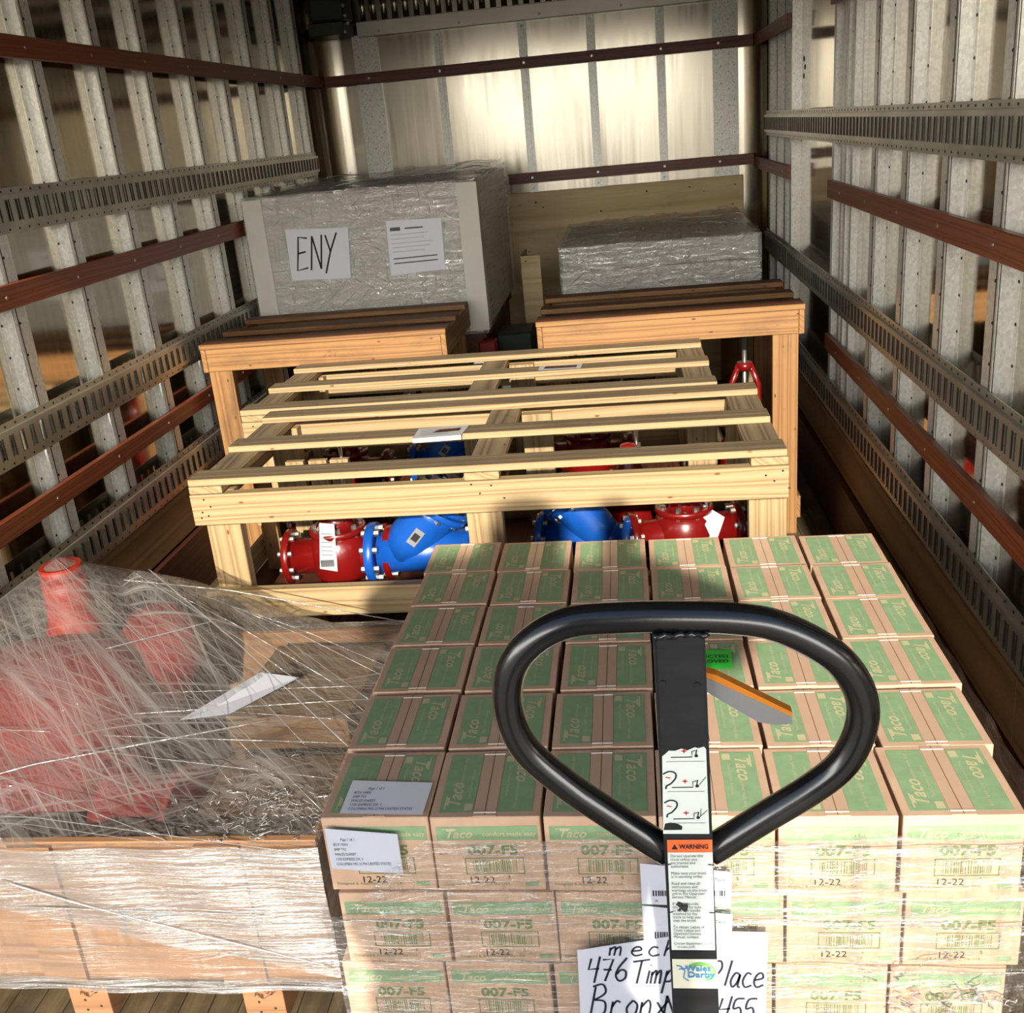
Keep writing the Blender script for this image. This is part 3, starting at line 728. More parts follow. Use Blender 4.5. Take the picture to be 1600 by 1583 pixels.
mq(b, 0, 0, 0, 0, 'ink_black', .0013, [(.4755, .9130), (.4775, .9165), (.4800, .9155), (.4825, .9140), (.4850, .9150), (.4860, .9115), (.4845, .9060), (.4822, .9055), (.4800, .9085), (.4785, .9060), (.4765, .9075), (.4790, .9100)])
for z in (.955, .905): line([(.5040, z), (.5085, z-.0006)], .0012, 'ink_black', .0012); line([(.4697, z), (.4725, z+.0006)], .0012, 'ink_black', .0012)
tag(b.obj('warning_sticker', mast), 'white sticker with an orange WARNING band')
b = MB()
mq(b, .4700, .5100, .8215, .8540, 'sticker_cream')
for k_, rr_, w_ in ((0, .0125, .0016), (1, .0105, .0012), (2, .0087, .0009)):
    line([(.4945+rr_*1.05*math.cos(R(a)), .8400+rr_*.82*math.sin(R(a))) for a in range(-65, 150, 12)], w_, 'ink_leaf')
b.text('Wales', .0088, M_mast(.4815, .8415, .0016), 'ink_blue', bold=.0002, sx=1.0); b.text('Darby', .0088, M_mast(.4830, .8345, .0016), 'ink_blue', bold=.0002, sx=1.1)
line(smooth_line([(.4735, .8470), (.4775, .8462), (.4795, .8425), (.4835, .8465)]), .0013, 'ink_blue'); line([(.4755, .8428), (.4800, .8442)], .0011, 'ink_blue'); line([(.4810, .8420), (.4795, .8340), (.4840, .8300)], .0011, 'ink_blue')
tag(b.obj('dealer_sticker', mast), 'cream sticker with blue and green logo')
# release lever
t = MB()
def slab(b, P, y0, y1, mat):
    a_ = [b.bm.verts.new((x-JX, y0, z)) for x, z in P]; c = [b.bm.verts.new((x-JX, y1, z)) for x, z in P]; n = len(P)
    b._faces(a_, [tuple(range(n))], mat); b._faces(c, [tuple(range(n))[::-1]], mat)
    for i in range(n): b._faces([a_[i], c[i], c[(i+1) % n], a_[(i+1) % n]], [(0,1,2,3)], mat)
slab(t, [(.5040, 1.1150), (.5300, 1.0960), (.5500, 1.0820), (.5640, 1.0790), (.5775, 1.0800), (.5765, 1.0885), (.5060, 1.1290)], -.002, .004, 'grey_plastic')
lever = t.obj('release_lever', jack)
t = MB(); slab(t, [(.5055, 1.1285), (.5065, 1.1320), (.5150, 1.1295), (.5770, 1.0920), (.5768, 1.0880)], -.004, .006, 'orange_plastic'); tag(t.obj('lever_grip', lever), 'orange grip edge')
# pump, wheels and forks at the foot of the mast
b = MB(); b.lathe((0, -.02, .05), (0, 0, 1), [(0, .06), (.12, .06), (.15, .04), (.22, .035)], 'mast_paint', 24); b.box(-.10, .10, .02, .10, .12, .30, 'mast_paint', bevel=.01)
b.obj('hydraulic_pump', jack)
for x in (-.045, .045):
    b = MB(); b.cyl((x-.025, -.02, .085), (x+.025, -.02, .085), .085, 'wheel_rubber', 28); b.obj('steering_wheel', jack)
b = MB(); b.box(-.27, .27, .05, .20, .06, .10, 'mast_paint', bevel=.008); b.box(-.09, .09, .02, .10, .08, .13, 'mast_paint', bevel=.004)
b.obj('fork_frame', jack)
for x in (-.19, .19):
    b = MB(); b.box(x-.08, x+.08, .18, 1.30, .030, .082, 'mast_paint', bevel=.004); fk = b.obj('fork', jack)
    b = MB(); b.cyl((x-.05, 1.20, .036), (x+.05, 1.20, .036), .036, 'wheel_rubber', 18); b.obj('load_roller', fk)

# ------------------------------------------------------------------ valves
def flange(name, c, ax, r, th, mat, parent, nb=8):
    ax = Vector(ax).normalized(); b = MB(); b.lathe(Vector(c), ax, [(0, r*.96), (.002, r), (th-.002, r), (th, r*.96)], mat, 28)
    o_ = b.obj('flange', parent)
    t_ = Vector((0,0,1)) if abs(ax.z) < .9 else Vector((1,0,0)); u = ax.cross(t_).normalized(); v = ax.cross(u); first_ = None
    for i in range(nb):
        a = 2*math.pi*i/nb+.3; p = Vector(c)+(u*math.cos(a)+v*math.sin(a))*r*.80
        if first_ is None:
            b = MB(); b.lathe(-ax*.010, ax, [(0, .008), (th+.020, .008)], 'bolt_steel', 6, False); first_ = b.obj('bolt', o_, p)
        else:
            q = first_.copy(); COL.objects.link(q); q.parent = o_; q.location = p
    return o_
def red_valve(loc, rz=0, label='', tagpaper=False, mat='red_enamel'):
    t = tag(empty('red_valve', loc, rz), label, 'valve', 'flanged valves inside the crates')
    b = MB(); b.lathe((0,0,0), (0,0,1), [(0, .070), (.02, .082), (.08, .085), (.12, .078), (.14, .060)], mat, 28)
    b.cyl((-.14, 0, .065), (.14, 0, .065), .052, mat, 24)
    b.obj('valve_body', t)
    flange('f', (-.155, 0, .065), (1, 0, 0), .078, .020, mat, t); flange('f', (.135, 0, .065), (1, 0, 0), .078, .020, mat, t)
    flange('f', (0, 0, .135), (0, 0, 1), .080, .018, mat, t)
    b = MB(); b.lathe((0,0,.153), (0,0,1), [(0, .060), (.03, .045), (.07, .028), (.10, .024), (.105, .0)], mat, 24); b.obj('bonnet', t)
    b = MB(); b.cyl((.02, .05, .15), (.02, .05, .30), .006, 'bolt_steel', 10); b.lathe((.02, .05, .22), (0,0,1), [(0, .014), (.02, .014)], 'bolt_steel', 6, False); b.obj('test_fitting', t)
    if tagpaper:
        b = MB(); b.quad([(-.040, -.088, .06), (.010, -.090, .05), (.016, -.074, .185), (-.026, -.072, .19)], 'paper_pale'); b.quad([(-.040, -.087, .06), (-.026, -.071, .19), (.016, -.073, .185), (.010, -.089, .05)], 'paper_pale')
        for i in range(6): b.quad([(-.030+.001*i, -.0865+.0012*i, .10+i*.012), (.002+.001*i, -.088+.0012*i, .098+i*.012), (.002+.001*i, -.088+.0012*i, .100+i*.012), (-.030+.001*i, -.0865+.0012*i, .102+i*.012)], 'ink_grey')
        for i in range(12): b.quad([(-.034+i*.0032, -.0905, .066), (-.0325+i*.0032, -.0905, .066), (-.0325+i*.0032, -.0895, .086), (-.034+i*.0032, -.0895, .086)], 'ink_black')
        tag(b.obj('paper_tag', t), 'white printed tag hanging on the valve')
    return t
def blue_strainer(loc, rz=0, label='', s=1.0):
    t = tag(empty('blue_strainer', loc, rz), label, 'strainer', 'blue strainers inside the crates'); t.scale = (s, s, s)
    b = MB(); b.cyl((-.11, 0, .062), (.11, 0, .062), .050, 'blue_enamel', 24)
    d = Vector((.66, 0, .75)).normalized(); p0 = Vector((-.06, 0, .06))
    b.lathe(p0, d, [(0, .050), (.05, .058), (.13, .062), (.15, .066)], 'blue_enamel', 24); b.obj('strainer_body', t)
    flange('f', (-.135, 0, .062), (1, 0, 0), .074, .022, 'blue_enamel', t); flange('f', (.115, 0, .062), (1, 0, 0), .074, .022, 'blue_enamel', t)
    flange('f', p0+d*.15, d, .080, .018, 'blue_enamel', t)
    flange('f', p0+d*.172, d, .078, .014, 'blue_enamel', t)
    b = MB(); b.cyl(p0+d*.186, p0+d*.235, .018, 'bolt_steel', 8); b.obj('blowoff_plug', t)
    b = MB(); q = p0+d*.08+Vector((0, -.0605, 0)); u = d; v = Vector((-d.z, 0, d.x))
    b.quad([q-u*.022-v*.012, q+u*.022-v*.012, q+u*.022+v*.012, q-u*.022+v*.012][::-1], 'grey_plastic'); b.quad([q-u*.010-v*.008+Vector((0,-.0005,0)), q+u*.010-v*.008+Vector((0,-.0005,0)), q+u*.010+v*.008+Vector((0,-.0005,0)), q-u*.010+v*.008+Vector((0,-.0005,0))][::-1], 'ink_black'); b.obj('name_plate', t)
    return t
def gate_valve(loc, rz=0, label=''):
    t = tag(empty('gate_valve', loc, rz), label, 'valve', 'rising stem valves in the rear crates')
    b = MB(); b.lathe((0,0,0), (0,0,1), [(0, .09), (.03, .10), (.14, .10), (.18, .07)], 'red_enamel', 24); b.cyl((-.15, 0, .09), (.15, 0, .09), .06, 'red_enamel', 20); b.obj('valve_body', t)
    flange('f', (-.165, 0, .09), (1, 0, 0), .095, .02, 'red_enamel', t); flange('f', (.145, 0, .09), (1, 0, 0), .095, .02, 'red_enamel', t); flange('f', (0, 0, .175), (0, 0, 1), .085, .02, 'red_enamel', t)
    b = MB()
    for sx in (-1, 1): b.tube([(0, sx*.035, .19), (0, sx*.055, .26), (0, sx*.052, .42), (0, sx*.022, .50)], .012, 'red_enamel', 10)
    b.lathe((0,0,.48), (0,0,1), [(0, .03), (.03, .03)], 'red_enamel', 16); b.obj('yoke', t)
    b = MB(); b.cyl((0,0,.19), (0,0,.60), .009, 'bolt_steel', 12); b.lathe((0,0,.28), (0,0,1), [(0, .020), (.02, .020)], 'bolt_steel', 6, False); b.lathe((0,0,.22), (0,0,1), [(0, .028), (.012, .028)], 'bolt_steel', 12); b.obj('stem', t)
    return t

# ------------------------------------------------------------------ pine crates
def nails(b, pts, y):
    for x, z in pts: b.lathe((x, y, z), (0, -1, 0), [(0, .003), (.0006, .0026)], 'rivet_dark', 6)
def crate(loc, label, nail=True):
    t = tag(empty('pine_crate', loc), label, 'crate', 'long pale pine crates')
    def pc(name, *a, lab=None):
        b = MB(); b.box(*a, bevel=.0015)
        if name == 'slat': b.top('grey_pine_x')  # darker top face: painted-in shading along with weathering
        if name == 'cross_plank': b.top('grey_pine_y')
        if name == 'front_rail' : nails(b, [(-.73, .70), (-.72, .735), (-.715, .69), (-.735, .685), (-.705, .715), (-.02, .74), (.0, .715), (.03, .735), (.06, .70), (.72, .71), (.74, .735), (.755, .69), (.70, .725)], a[2])
        o_ = b.obj(name, t); 
        if lab: o_['label'] = lab
        return o_
    # local x runs -.755 .. .755, front face at y 0
    pc('front_rail', -.757, .755, 0, .032, .664, .748, 'pine_x'); pc('back_rail', -.755, .755, .635, .667, .664, .748, 'pine_x')
    pc('bottom_rail', -.765, .755, 0, .032, .392, .473, 'pine_x'); pc('bottom_rail', -.755, .755, .635, .667, .392, .473, 'pine_x')
    for x in (-.742, -.046, .663):
        pc('post', x, x+.092, .034, .072, .0, .748, 'pine_z'); pc('post', x+(.10 if x > -.1 and x < .1 else 0), x+(.19 if x > -.1 and x < .1 else .092), .595, .633, .0, .748, 'pine_z')
    for x in (-.755, -.036, .665):
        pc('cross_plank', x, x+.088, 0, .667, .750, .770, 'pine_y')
    for x in (-.755, .737): pc('side_rail', x, x+.018, .034, .633, .664, .746, 'pine_y'); pc('side_rail', x, x+.018, .034, .633, .40, .47, 'pine_y')
    pc('deck', -.735, .735, .034, .633, .392, .402, 'kick_wood')
    for y, z in ((.002, 0), (.290, .0), (.585, .0)):
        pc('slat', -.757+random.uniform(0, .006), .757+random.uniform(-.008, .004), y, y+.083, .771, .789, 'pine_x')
    return t
cA = crate((.070, 2.382, 0), 'long pale pine crate with printed pouch, directly behind the carton stack')
cB = crate((-.038, 3.077, 0), 'long pale pine crate behind the first one, offset towards the left wall')
b = MB(); z = .7905
b.quad([(-.215, .262, z), (-.080, .272, z), (-.068, .362, z+.002), (-.212, .352, z+.002)], 'paper_pale'); b.quad([(-.215, .262, z), (-.080, .272, z), (-.080, .268, z-.012), (-.213, .260, z-.012)], 'paper_pale')
for i in range(4): b.quad([(-.200, .285+i*.016, z+.002), (-.120, .290+i*.016, z+.002), (-.120, .2925+i*.016, z+.002), (-.200, .2875+i*.016, z+.002)], 'ink_grey')
b.quad([(-.165, .300, z+.003), (-.090, .310, z+.003), (-.088, .335, z+.003), (-.15, .328, z+.003)], 'kick_wood')
tag(b.obj('document_pouch', cA), 'crumpled white shipping document in a clear pouch')
b = MB(); b.quad([(.185, .300, z), (.330, .292, z), (.335, .352, z+.002), (.190, .360, z+.002)], 'paper_pale'); b.quad([(.205, .312, z+.003), (.315, .306, z+.003), (.318, .335, z+.003), (.21, .342, z+.003)], 'kick_wood')
tag(b.obj('document_pouch', cB), 'clear pouch with folded paper on a slat')
b = MB()  # spare planks leaning inside the left end
for x in (-.635, -.565, -.50):
    b.box(x, x+.055, .40, .42, .403, .70, 'pine_z', bevel=.001)
b.box(-.70, -.655, .30, .32, .403, .70, 'weathered_pine_z')
b.obj('inner_brace', cA)
# inside the first crate
DZ = .403
red_valve((-.385, 2.62, DZ), 0, 'dark red flanged valve with white paper tag, left in the front pine crate', True)
blue_strainer((-.135, 2.60, DZ), 0, 'bright blue Y strainer bolted beside the red valve, left of the centre post', 1.18)
blue_strainer((.315, 2.66, DZ), 180, 'blue strainer seen right of the centre post in the front pine crate', 1.0).rotation_euler.z = math.pi*.93
v = red_valve((.585, 2.66, DZ), .2, 'red flanged valve with folded white papers at the right end of the front pine crate')
b = MB(); b.quad([(.0, -.08, .11), (.055, -.07, .02), (.10, -.05, .12), (.03, -.03, .17)], 'paper_white'); b.quad([(.0, -.079, .11), (.03, -.029, .17), (.10, -.049, .12), (.055, -.069, .02)], 'paper_white'); b.obj('paper_tag', v)
red_valve((-.46, 2.90, DZ), .1, 'dark red valve in the back left of the front pine crate')
blue_strainer((-.12, 2.87, DZ), 0, 'blue strainer in the back middle of the front pine crate', .95)
red_valve((.44, 2.92, DZ), -.1, 'dark red valve in the back right of the front pine crate')
red_valve((-.55, 3.36, DZ), .1, 'dark red valve at the left in the second pine crate')
blue_strainer((-.20, 3.45, DZ), .05, 'blue strainer in the middle of the second pine crate', 1)
red_valve((.30, 3.42, DZ), 0, 'dark red valve right of the middle in the second pine crate')

# ------------------------------------------------------------------ stained rear crates
def rear_crate(loc, Wd, label, dp=.64):
    t = tag(empty('stained_crate', loc), label, 'crate', 'tall orange stained crates')
    w = Wd/2
    def pc(name, *a):
        b = MB(); b.box(*a, bevel=.0015)
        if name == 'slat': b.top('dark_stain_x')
        return b.obj(name, t)
    pc('front_rail', -w+.020, w-.020, 0, .035, .780, .866, 'weathered_pine_x'); pc('back_rail', -w+.02, w-.02, dp-.035, dp, .780, .866, 'weathered_pine_x')
    for s in (-1, 1):
        a, c = sorted((s*w, s*(w-.019))); pc('side_rail', a, c, -.001, dp, .778, .866, 'weathered_pine_y')
        pc('side_rail', a, c, .04, dp, .05, .14, 'weathered_pine_y')
        for y in (.001, dp-.07):
            x0, x1 = sorted((s*(w-.020), s*(w-.112))); pc('post', x0, x1, y+.0, y+.036 if y < .1 else y+.036, 0, .779, 'weathered_pine_z')
    for y0, y1 in ((-.004, .115), (.255, .340), (.520, .610)): pc('slat', -w-.002, w+.002, y0, y1, .867, .886, 'weathered_pine_x')
    pc('deck', -w+.02, w-.02, .04, dp-.04, .10, .12, 'plywood_tan')
    pc('bottom_rail', -w+.02, w-.02, .037, .070, .10, .18, 'weathered_pine_x')
    return t
cL = rear_crate((-.702, 3.755, 0), .960, 'orange stained crate behind the pine crates, against the left wall')
cR = rear_crate((.603, 3.752, 0), .965, 'orange stained crate behind the pine crates, beside the right wall', .62)
b = MB()
for x in (.325, .365, .405): b.box(x, x+.03, .25, .27, .12, .76, 'weathered_pine_z')
b.obj('inner_brace', cL)
b = MB()   # faint worn stamp
for dx, dz in ((0, 0), (.02, 0), (.04, 0), (.02, .016)): b.ribbon([(dx, -.0008, .812+dz), (dx+.012, -.0008, .812+dz), (dx+.012, -.0008, .822+dz)], .0015, 'kick_wood', (0, -1, 0))
b.obj('stencil_mark', cL)
for x, y, lab in ((-.95, 4.02, 'red rising stem valve showing under the left stained crate rail'), (-.45, 4.05, 'red rising stem valve at the right inside the left stained crate'),
                  (.90, 4.0, 'red rising stem valve by the right post of the right stained crate'), (.42, 4.05, 'red rising stem valve at the left inside the right stained crate')):
    gate_valve((x, y, .12), math.pi/2, lab)

# ------------------------------------------------------------------ wrapped loads at the far wall
def wrapped(name, label, x0, x1, y0, y1, z0, z1, ntop, seed, seam=None, skirt=0, cat='wrapped pallet load'):
    rr = random.Random(seed); t = tag(empty(name, ((x0+x1)/2, (y0+y1)/2, 0)), label, cat)
    w, d = (x1-x0)/2, (y1-y0)/2
    b = MB(); b.box(-w, w, -d, d, z0, z1 if not seam else seam, 'carton_grey', bevel=.004)
    if seam: b.box(-w+.006, w-.004, -d+.008, d, seam+.004, z1, 'carton_grey', bevel=.004)
    b.obj('carton_body', t)
    b = MB(); NXX, NYY = 26, 20
    def top(u, v): return (-w-.006+u*(2*w+.012), -d-.006+v*(2*d+.012), z1+.006+.012*abs(math.sin(u*9+seed))*v+ntop*v*(.4+.6*u)+.010*rr.uniform(-.5, .5))
    tops = []
    def grid(fn, n1, n2):
        g = [[b.bm.verts.new(fn(i/n1, j/n2)) for j in range(n2+1)] for i in range(n1+1)]
        for i in range(n1):
            for j in range(n2): b._faces([g[i][j], g[i+1][j], g[i+1][j+1], g[i][j+1]], [(0,1,2,3)], 'film_grey', True)
    grid(top, NXX, NYY)
    zb = z0-skirt
    fl = lambda: rr.uniform(-.002, .002)
    grid(lambda u, v: (-w-.007+u*(2*w+.014), -d-.009+fl()-(.006 if (seam and v > .6) else 0), zb+v*(z1+.008-zb)), 30, 16)
    grid(lambda u, v: (w+.009+fl()+.03*u*math.sin(v*3.0)*v, -d-.007+u*(2*d+.014), zb+.05*u+v*(z1+.006+ntop*u-zb-.05*u)), 24, 16)
    grid(lambda u, v: (-w-.009+fl(), -d-.007+u*(2*d+.014), zb+v*(z1+.006-zb)), 24, 12)
    grid(lambda u, v: (-w-.007+u*(2*w+.014), d+.009+fl(), zb+v*(z1+.006-zb)), 24, 12)
    tag(b.obj('stretch_film', t), 'wrinkled clear film')
    b = MB()
    for i in range(34):
        u = rr.random(); p = Vector(top(u, rr.random())); p.z += .004; q = Vector((p.x+rr.uniform(-.5, .5)*w, p.y+rr.uniform(-.3, .3)*d, p.z+rr.uniform(0, .01)))
        q.x = max(-w, min(w, q.x)); q.y = max(-d, min(d, q.y)); b.tube([p, (p+q)/2+Vector((0, 0, .01)), q], .0016, 'film_strand', 5)
    tag(b.obj('film_wrinkles', t), kind='stuff')
    return t
tE = wrapped('wrapped_carton', 'tall film wrapped carton marked ENY against the left wall', -1.185, -.165, 4.50, 5.72, .73, 1.370, .030, 3, skirt=.01)
cxE, cyE = -.675, 5.11; yF = 4.50-cyE-.013
for x0, x1 in ((-.510, -.425), (.435, .510)):
    b = MB(); b.box(x0, x1, yF-.001, yF+.003, .735, 1.365, 'corner_guard')
    if x0 > 0: b.box(.510, .5225, yF-.001, yF+.085, .735, 1.365, 'corner_guard')
    tag(b.obj('corner_guard', tE), 'pale edge protector strip')
b = MB(); y = yF-.004; b.quad([(-1.014-cxE, y, 1.014), (-.746-cxE, y, 1.004), (-.729-cxE, y, 1.221), (-1.010-cxE, y, 1.234)], 'paper_bright')
Mh = on_front(-.985-cxE, y-.001, 1.052)
hand(b, 'ENY', .145, Mh, .0075, 'ink_black', adv=.50, sx=.48)
b.obj('paper_sign', tE)
b = MB(); b.quad([(-.566-cxE, y, 1.002), (-.322-cxE, y, 1.012), (-.317-cxE, y, 1.229), (-.559-cxE, y, 1.234)], 'paper_bright')
for z_ in (1.05, 1.07): b.quad([(-.545-cxE, y-.001, z_), (-.35-cxE, y-.001, z_+.004), (-.35-cxE, y-.001, z_+.009), (-.545-cxE, y-.001, z_+.005)], 'ink_grey')
for i in range(5): b.quad([(-.545-cxE, y-.001, 1.10+i*.018), (-.40-cxE+.02*(i % 3), y-.001, 1.102+i*.018), (-.40-cxE+.02*(i % 3), y-.001, 1.105+i*.018), (-.545-cxE, y-.001, 1.103+i*.018)], 'paper_white')
b.quad([(-.545-cxE, y-.001, 1.19), (-.50-cxE, y-.001, 1.19), (-.50-cxE, y-.001, 1.205), (-.545-cxE, y-.001, 1.205)], 'ink_grey'); b.quad([(-.48-cxE, y-.001, 1.195), (-.40-cxE, y-.001, 1.195), (-.40-cxE, y-.001, 1.201), (-.48-cxE, y-.001, 1.201)], 'ink_grey'); b.obj('packing_list', tE)
# what the tall carton stands on
t = tag(empty('wooden_pallet', (-.675, 5.11, 0)), 'dark stacked pallet crate under the ENY carton', 'pallet')
for i in range(7):
    b = MB(); b.box(-.50, .50, -.58+i*.17, -.47+i*.17, .690, .722, 'kick_wood', bevel=.001); b.obj('deck_board', t)
for x in (-.48, -.03, .40):
    b = MB(); b.box(x, x+.08, -.58, .59, .60, .69, 'kick_wood'); b.obj('stringer', t)
    for y in (-.56, .5): b = MB(); b.box(x, x+.08, y, y+.08, 0, .60, 'kick_wood'); b.obj('leg', t)
b = MB(); b.box(.435, .50, -.62, -.585, .52, .60, 'paper_white'); b.obj('end_block', t)
b = MB(); b.box(.46, .54, -.60, -.52, .610, .68, 'faded_red', bevel=.008); tag(b.obj('red_block', t), 'small red block at the pallet corner')
tR = wrapped('wrapped_carton', 'low silver grey film wrapped carton by the right end of the far wall', .145, 1.098, 5.10, 6.15, .58, .990, .020, 9, seam=.875)
t = tag(empty('wooden_pallet', (.62, 5.63, 0)), 'pallet carrying the low silver wrapped carton at the far right', 'pallet')
for i in range(6):
    b = MB(); b.box(-.47, .47, -.52+i*.18, -.41+i*.18, .545, .572, 'pine_x'); b.obj('deck_board', t)
for x in (-.46, -.04, .38):
    b = MB(); b.box(x, x+.08, -.52, .49, 0, .545, 'pine_z'); b.obj('stringer', t)
b = MB(); b.box(-.005, .005, -.15, .15, 0, .93, 'plywood_x'); b.box(.0, .1, -.17, -.15, 0, .93, 'plywood_x')
o = b.obj('plywood_panel', None, (-.085, 5.62, 0)); tag(o, 'narrow plywood panel standing between the tall carton and the right pallet', 'panel')
b = MB(); b.box(-.085, .085, -.12, .12, 0, .665, 'dark_plastic', bevel=.01); o = b.obj('dark_bin', None, (-.075, 4.86, 0)); tag(o, 'dark green plastic bin in the gap right of the ENY carton', 'bin')

# ------------------------------------------------------------------ wrapped machine crate at the left
t = tag(empty('machine_crate', (-.66, 1.44, 0)), 'open tan plywood crate with fragile marks under film at lower left', 'crate')
b = MB(); b.box(-.50, .525, 0, .015, .092, .415, 'plywood_tan', bevel=.001); 
pn = b.obj('front_panel', t)
b = MB()
for x in (-.06, .30, -.42): b.box(x, x+.085, -.010, -.001, .095, .41, 'plywood_tan')
b.obj('batten', t)
b = MB(); y = -.0015   # fragile glass and umbrella marks
gx, gz = .127, .225
P = [(gx-.017, gz+.035), (gx+.017, gz+.035), (gx+.014, gz+.018), (gx+.004, gz+.010), (gx+.002, gz+.009), (gx+.002, gz-.012), (gx+.012, gz-.016), (gx-.012, gz-.016), (gx-.002, gz-.012), (gx-.002, gz+.009), (gx-.004, gz+.010), (gx-.014, gz+.018)]
b.quad([(x, y, z) for x, z in P], 'ink_grey')
ux = .205
b.quad([(ux+.028*math.cos(R(a)), y, gz+.012+.022*math.sin(R(a))) for a in range(0, 181, 15)], 'ink_grey'); b.ribbon([(ux, y, gz+.012), (ux, y, gz-.016), (ux+.008, y, gz-.018)], .003, 'ink_grey', (0,-1,0))
for dx in (.030, .040): b.ribbon([(gx+dx, y, gz+.03), (gx+dx, y, gz-.01)], .002, 'ink_grey', (0,-1,0))
b.obj('handling_marks', pn)
for a_ in ((-.50, .525, .835, .85, .092, .40), (-.50, -.485, .015, .835, .092, .41), (.51, .525, .015, .835, .092, .41)):
    b = MB(); b.box(*a_, 'plywood_tan', bevel=.001); b.obj('side_panel', t)
b = MB(); b.box(-.49, .515, .012, .838, .093, .108, 'plywood_tan'); b.obj('deck', t)
for i, x in enumerate((-.38, -.025, .328)):
    b = MB(); b.box(x, x+.080, -.006, .85, 0, .0925, 'plywood_tan', bevel=.001)
    if i:
        yy = -.0075; cx, cz = x+.045, .066
        b.ribbon([(cx-.02, yy, cz+.012), (cx-.005, yy, cz-.012), (cx+.022, yy, cz+.006), (cx+.008, yy, cz+.028)], .0012, 'kick_wood', (0,-1,0))
        b.text('-33', .014, Matrix.Translation((cx-.002, yy, cz+.004)) @ Matrix.Rotation(R(90), 4, 'X') @ Matrix.Rotation(R(-25), 4, 'Z'), 'kick_wood'); b.text('MB', .014, Matrix.Translation((cx-.022, yy, cz-.006)) @ Matrix.Rotation(R(90), 4, 'X') @ Matrix.Rotation(R(-15), 4, 'Z'), 'kick_wood')
    nails(b, [(x+.03, .02), (x+.03, .045), (x+.06, .030)], -.006)
    b.obj('runner', t)
# red pump and cartons inside
t = tag(empty('red_pump', (-.86, 1.86, .11)), 'red cast pump with round outlet seen through the film at left', 'pump')
b = MB(); b.lathe((-.16, 0, .24), (1, 0, 0), [(0, .10), (.02, .20), (.06, .235), (.20, .25), (.32, .235), (.36, .20), (.40, .10)], 'casting_red', 32); b.box(-.12, .20, -.18, .18, 0, .12, 'casting_red', bevel=.02); b.obj('pump_casing', t)
b = MB(); b.lathe((.02, .14, .44), (0, 0, 1), [(0, .075), (.05, .055), (.12, .050), (.15, .050)], 'faded_red', 24); b.cyl((.02, .14, .588), (.02, .14, .620), .046, 'faded_red', 24); tag(b.obj('outlet_neck', t), 'round orange red outlet')
b = MB(); b.lathe((.18, .16, .30), (.25, 0, 1), [(0, .10), (.10, .10), (.17, .075), (.20, .03)], 'casting_red', 24); b.obj('valve_bonnet', t)
b = MB(); b.lathe((.24, -.20, .20), (1, -.1, 0), [(0, .13), (.03, .13), (.035, .09), (.13, .08), (.135, .11), (.155, .11)], 'casting_red', 28); b.obj('inlet_flange', t)
b = MB(); b.quad([(.36, -.12, .37), (.46, -.10, .37), (.56, .06, .36), (.47, .07, .37)], 'paper_white'); b.quad([(.36, -.12, .369), (.47, .07, .369), (.56, .06, .359), (.46, -.10, .369)], 'paper_white'); b.obj('paper_tag', t)
def kbox(x0, x1, y0, y1, z0, z1, rz, lab):
    b = MB(); w, d = (x1-x0)/2, (y1-y0)/2; b.box(-w, w, -d, d, 0, z1-z0, 'kraft_board', bevel=.003)
    o = b.obj('kraft_carton', None, ((x0+x1)/2, (y0+y1)/2, z0)); o.rotation_euler.z = rz; tag(o, lab, 'box')
kbox(-.43, -.17, 1.49, 1.78, .11, .36, .04, 'brown carton near the front right corner inside the wrapped crate')
kbox(-.46, -.18, 1.87, 2.20, .11, .40, -.05, 'brown carton at the back right inside the wrapped crate')
# tent of film over the crate
b = MB()
def tent(x, y):
    h = .418
    def cone(cx, cy, H, k): return H-k*math.hypot(x-cx, (y-cy))
    for cx, cy, H, k in ((-.84, 2.00, .755, .62), (-.98, 1.78, .66, .5), (-.68, 2.03, .700, .70), (-.50, 2.10, .54, .42), (-.28, 1.68, .455, .30)):
        h = max(h, cone(cx, cy, H, k))
    h2 = h+.004*math.sin(9*x+6*y)+.0015*math.sin(43*x-29*y)
    ed = min(1, max(0, min((y-1.428)/.10, (-.128-x)/.06, (2.30-y)/.05, (x+1.195)/.05)))
    return .412+(h2-.412)*ed
NXg, NYg = 90, 80
g = [[None]*(NYg+1) for _ in range(NXg+1)]
for i in range(NXg+1):
    for j in range(NYg+1):
        x = -1.195+(1.195-.128)*i/NXg; y = 1.428+(2.30-1.428)*j/NYg; g[i][j] = b.bm.verts.new((x, y, tent(x, y)))
for i in range(NXg):
    for j in range(NYg): b._faces([g[i][j], g[i+1][j], g[i+1][j+1], g[i][j+1]], [(0,1,2,3)], 'film_tent', True)
def wallsheet(fn, n1, n2, mats):
    g = [[b.bm.verts.new(fn(i/n1, j/n2)) for j in range(n2+1)] for i in range(n1+1)]
    for i in range(n1):
        for j in range(n2): b._faces([g[i][j], g[i+1][j], g[i+1][j+1], g[i][j+1]], [(0,1,2,3)], mats((i+.5)/n1, (j+.5)/n2), True)
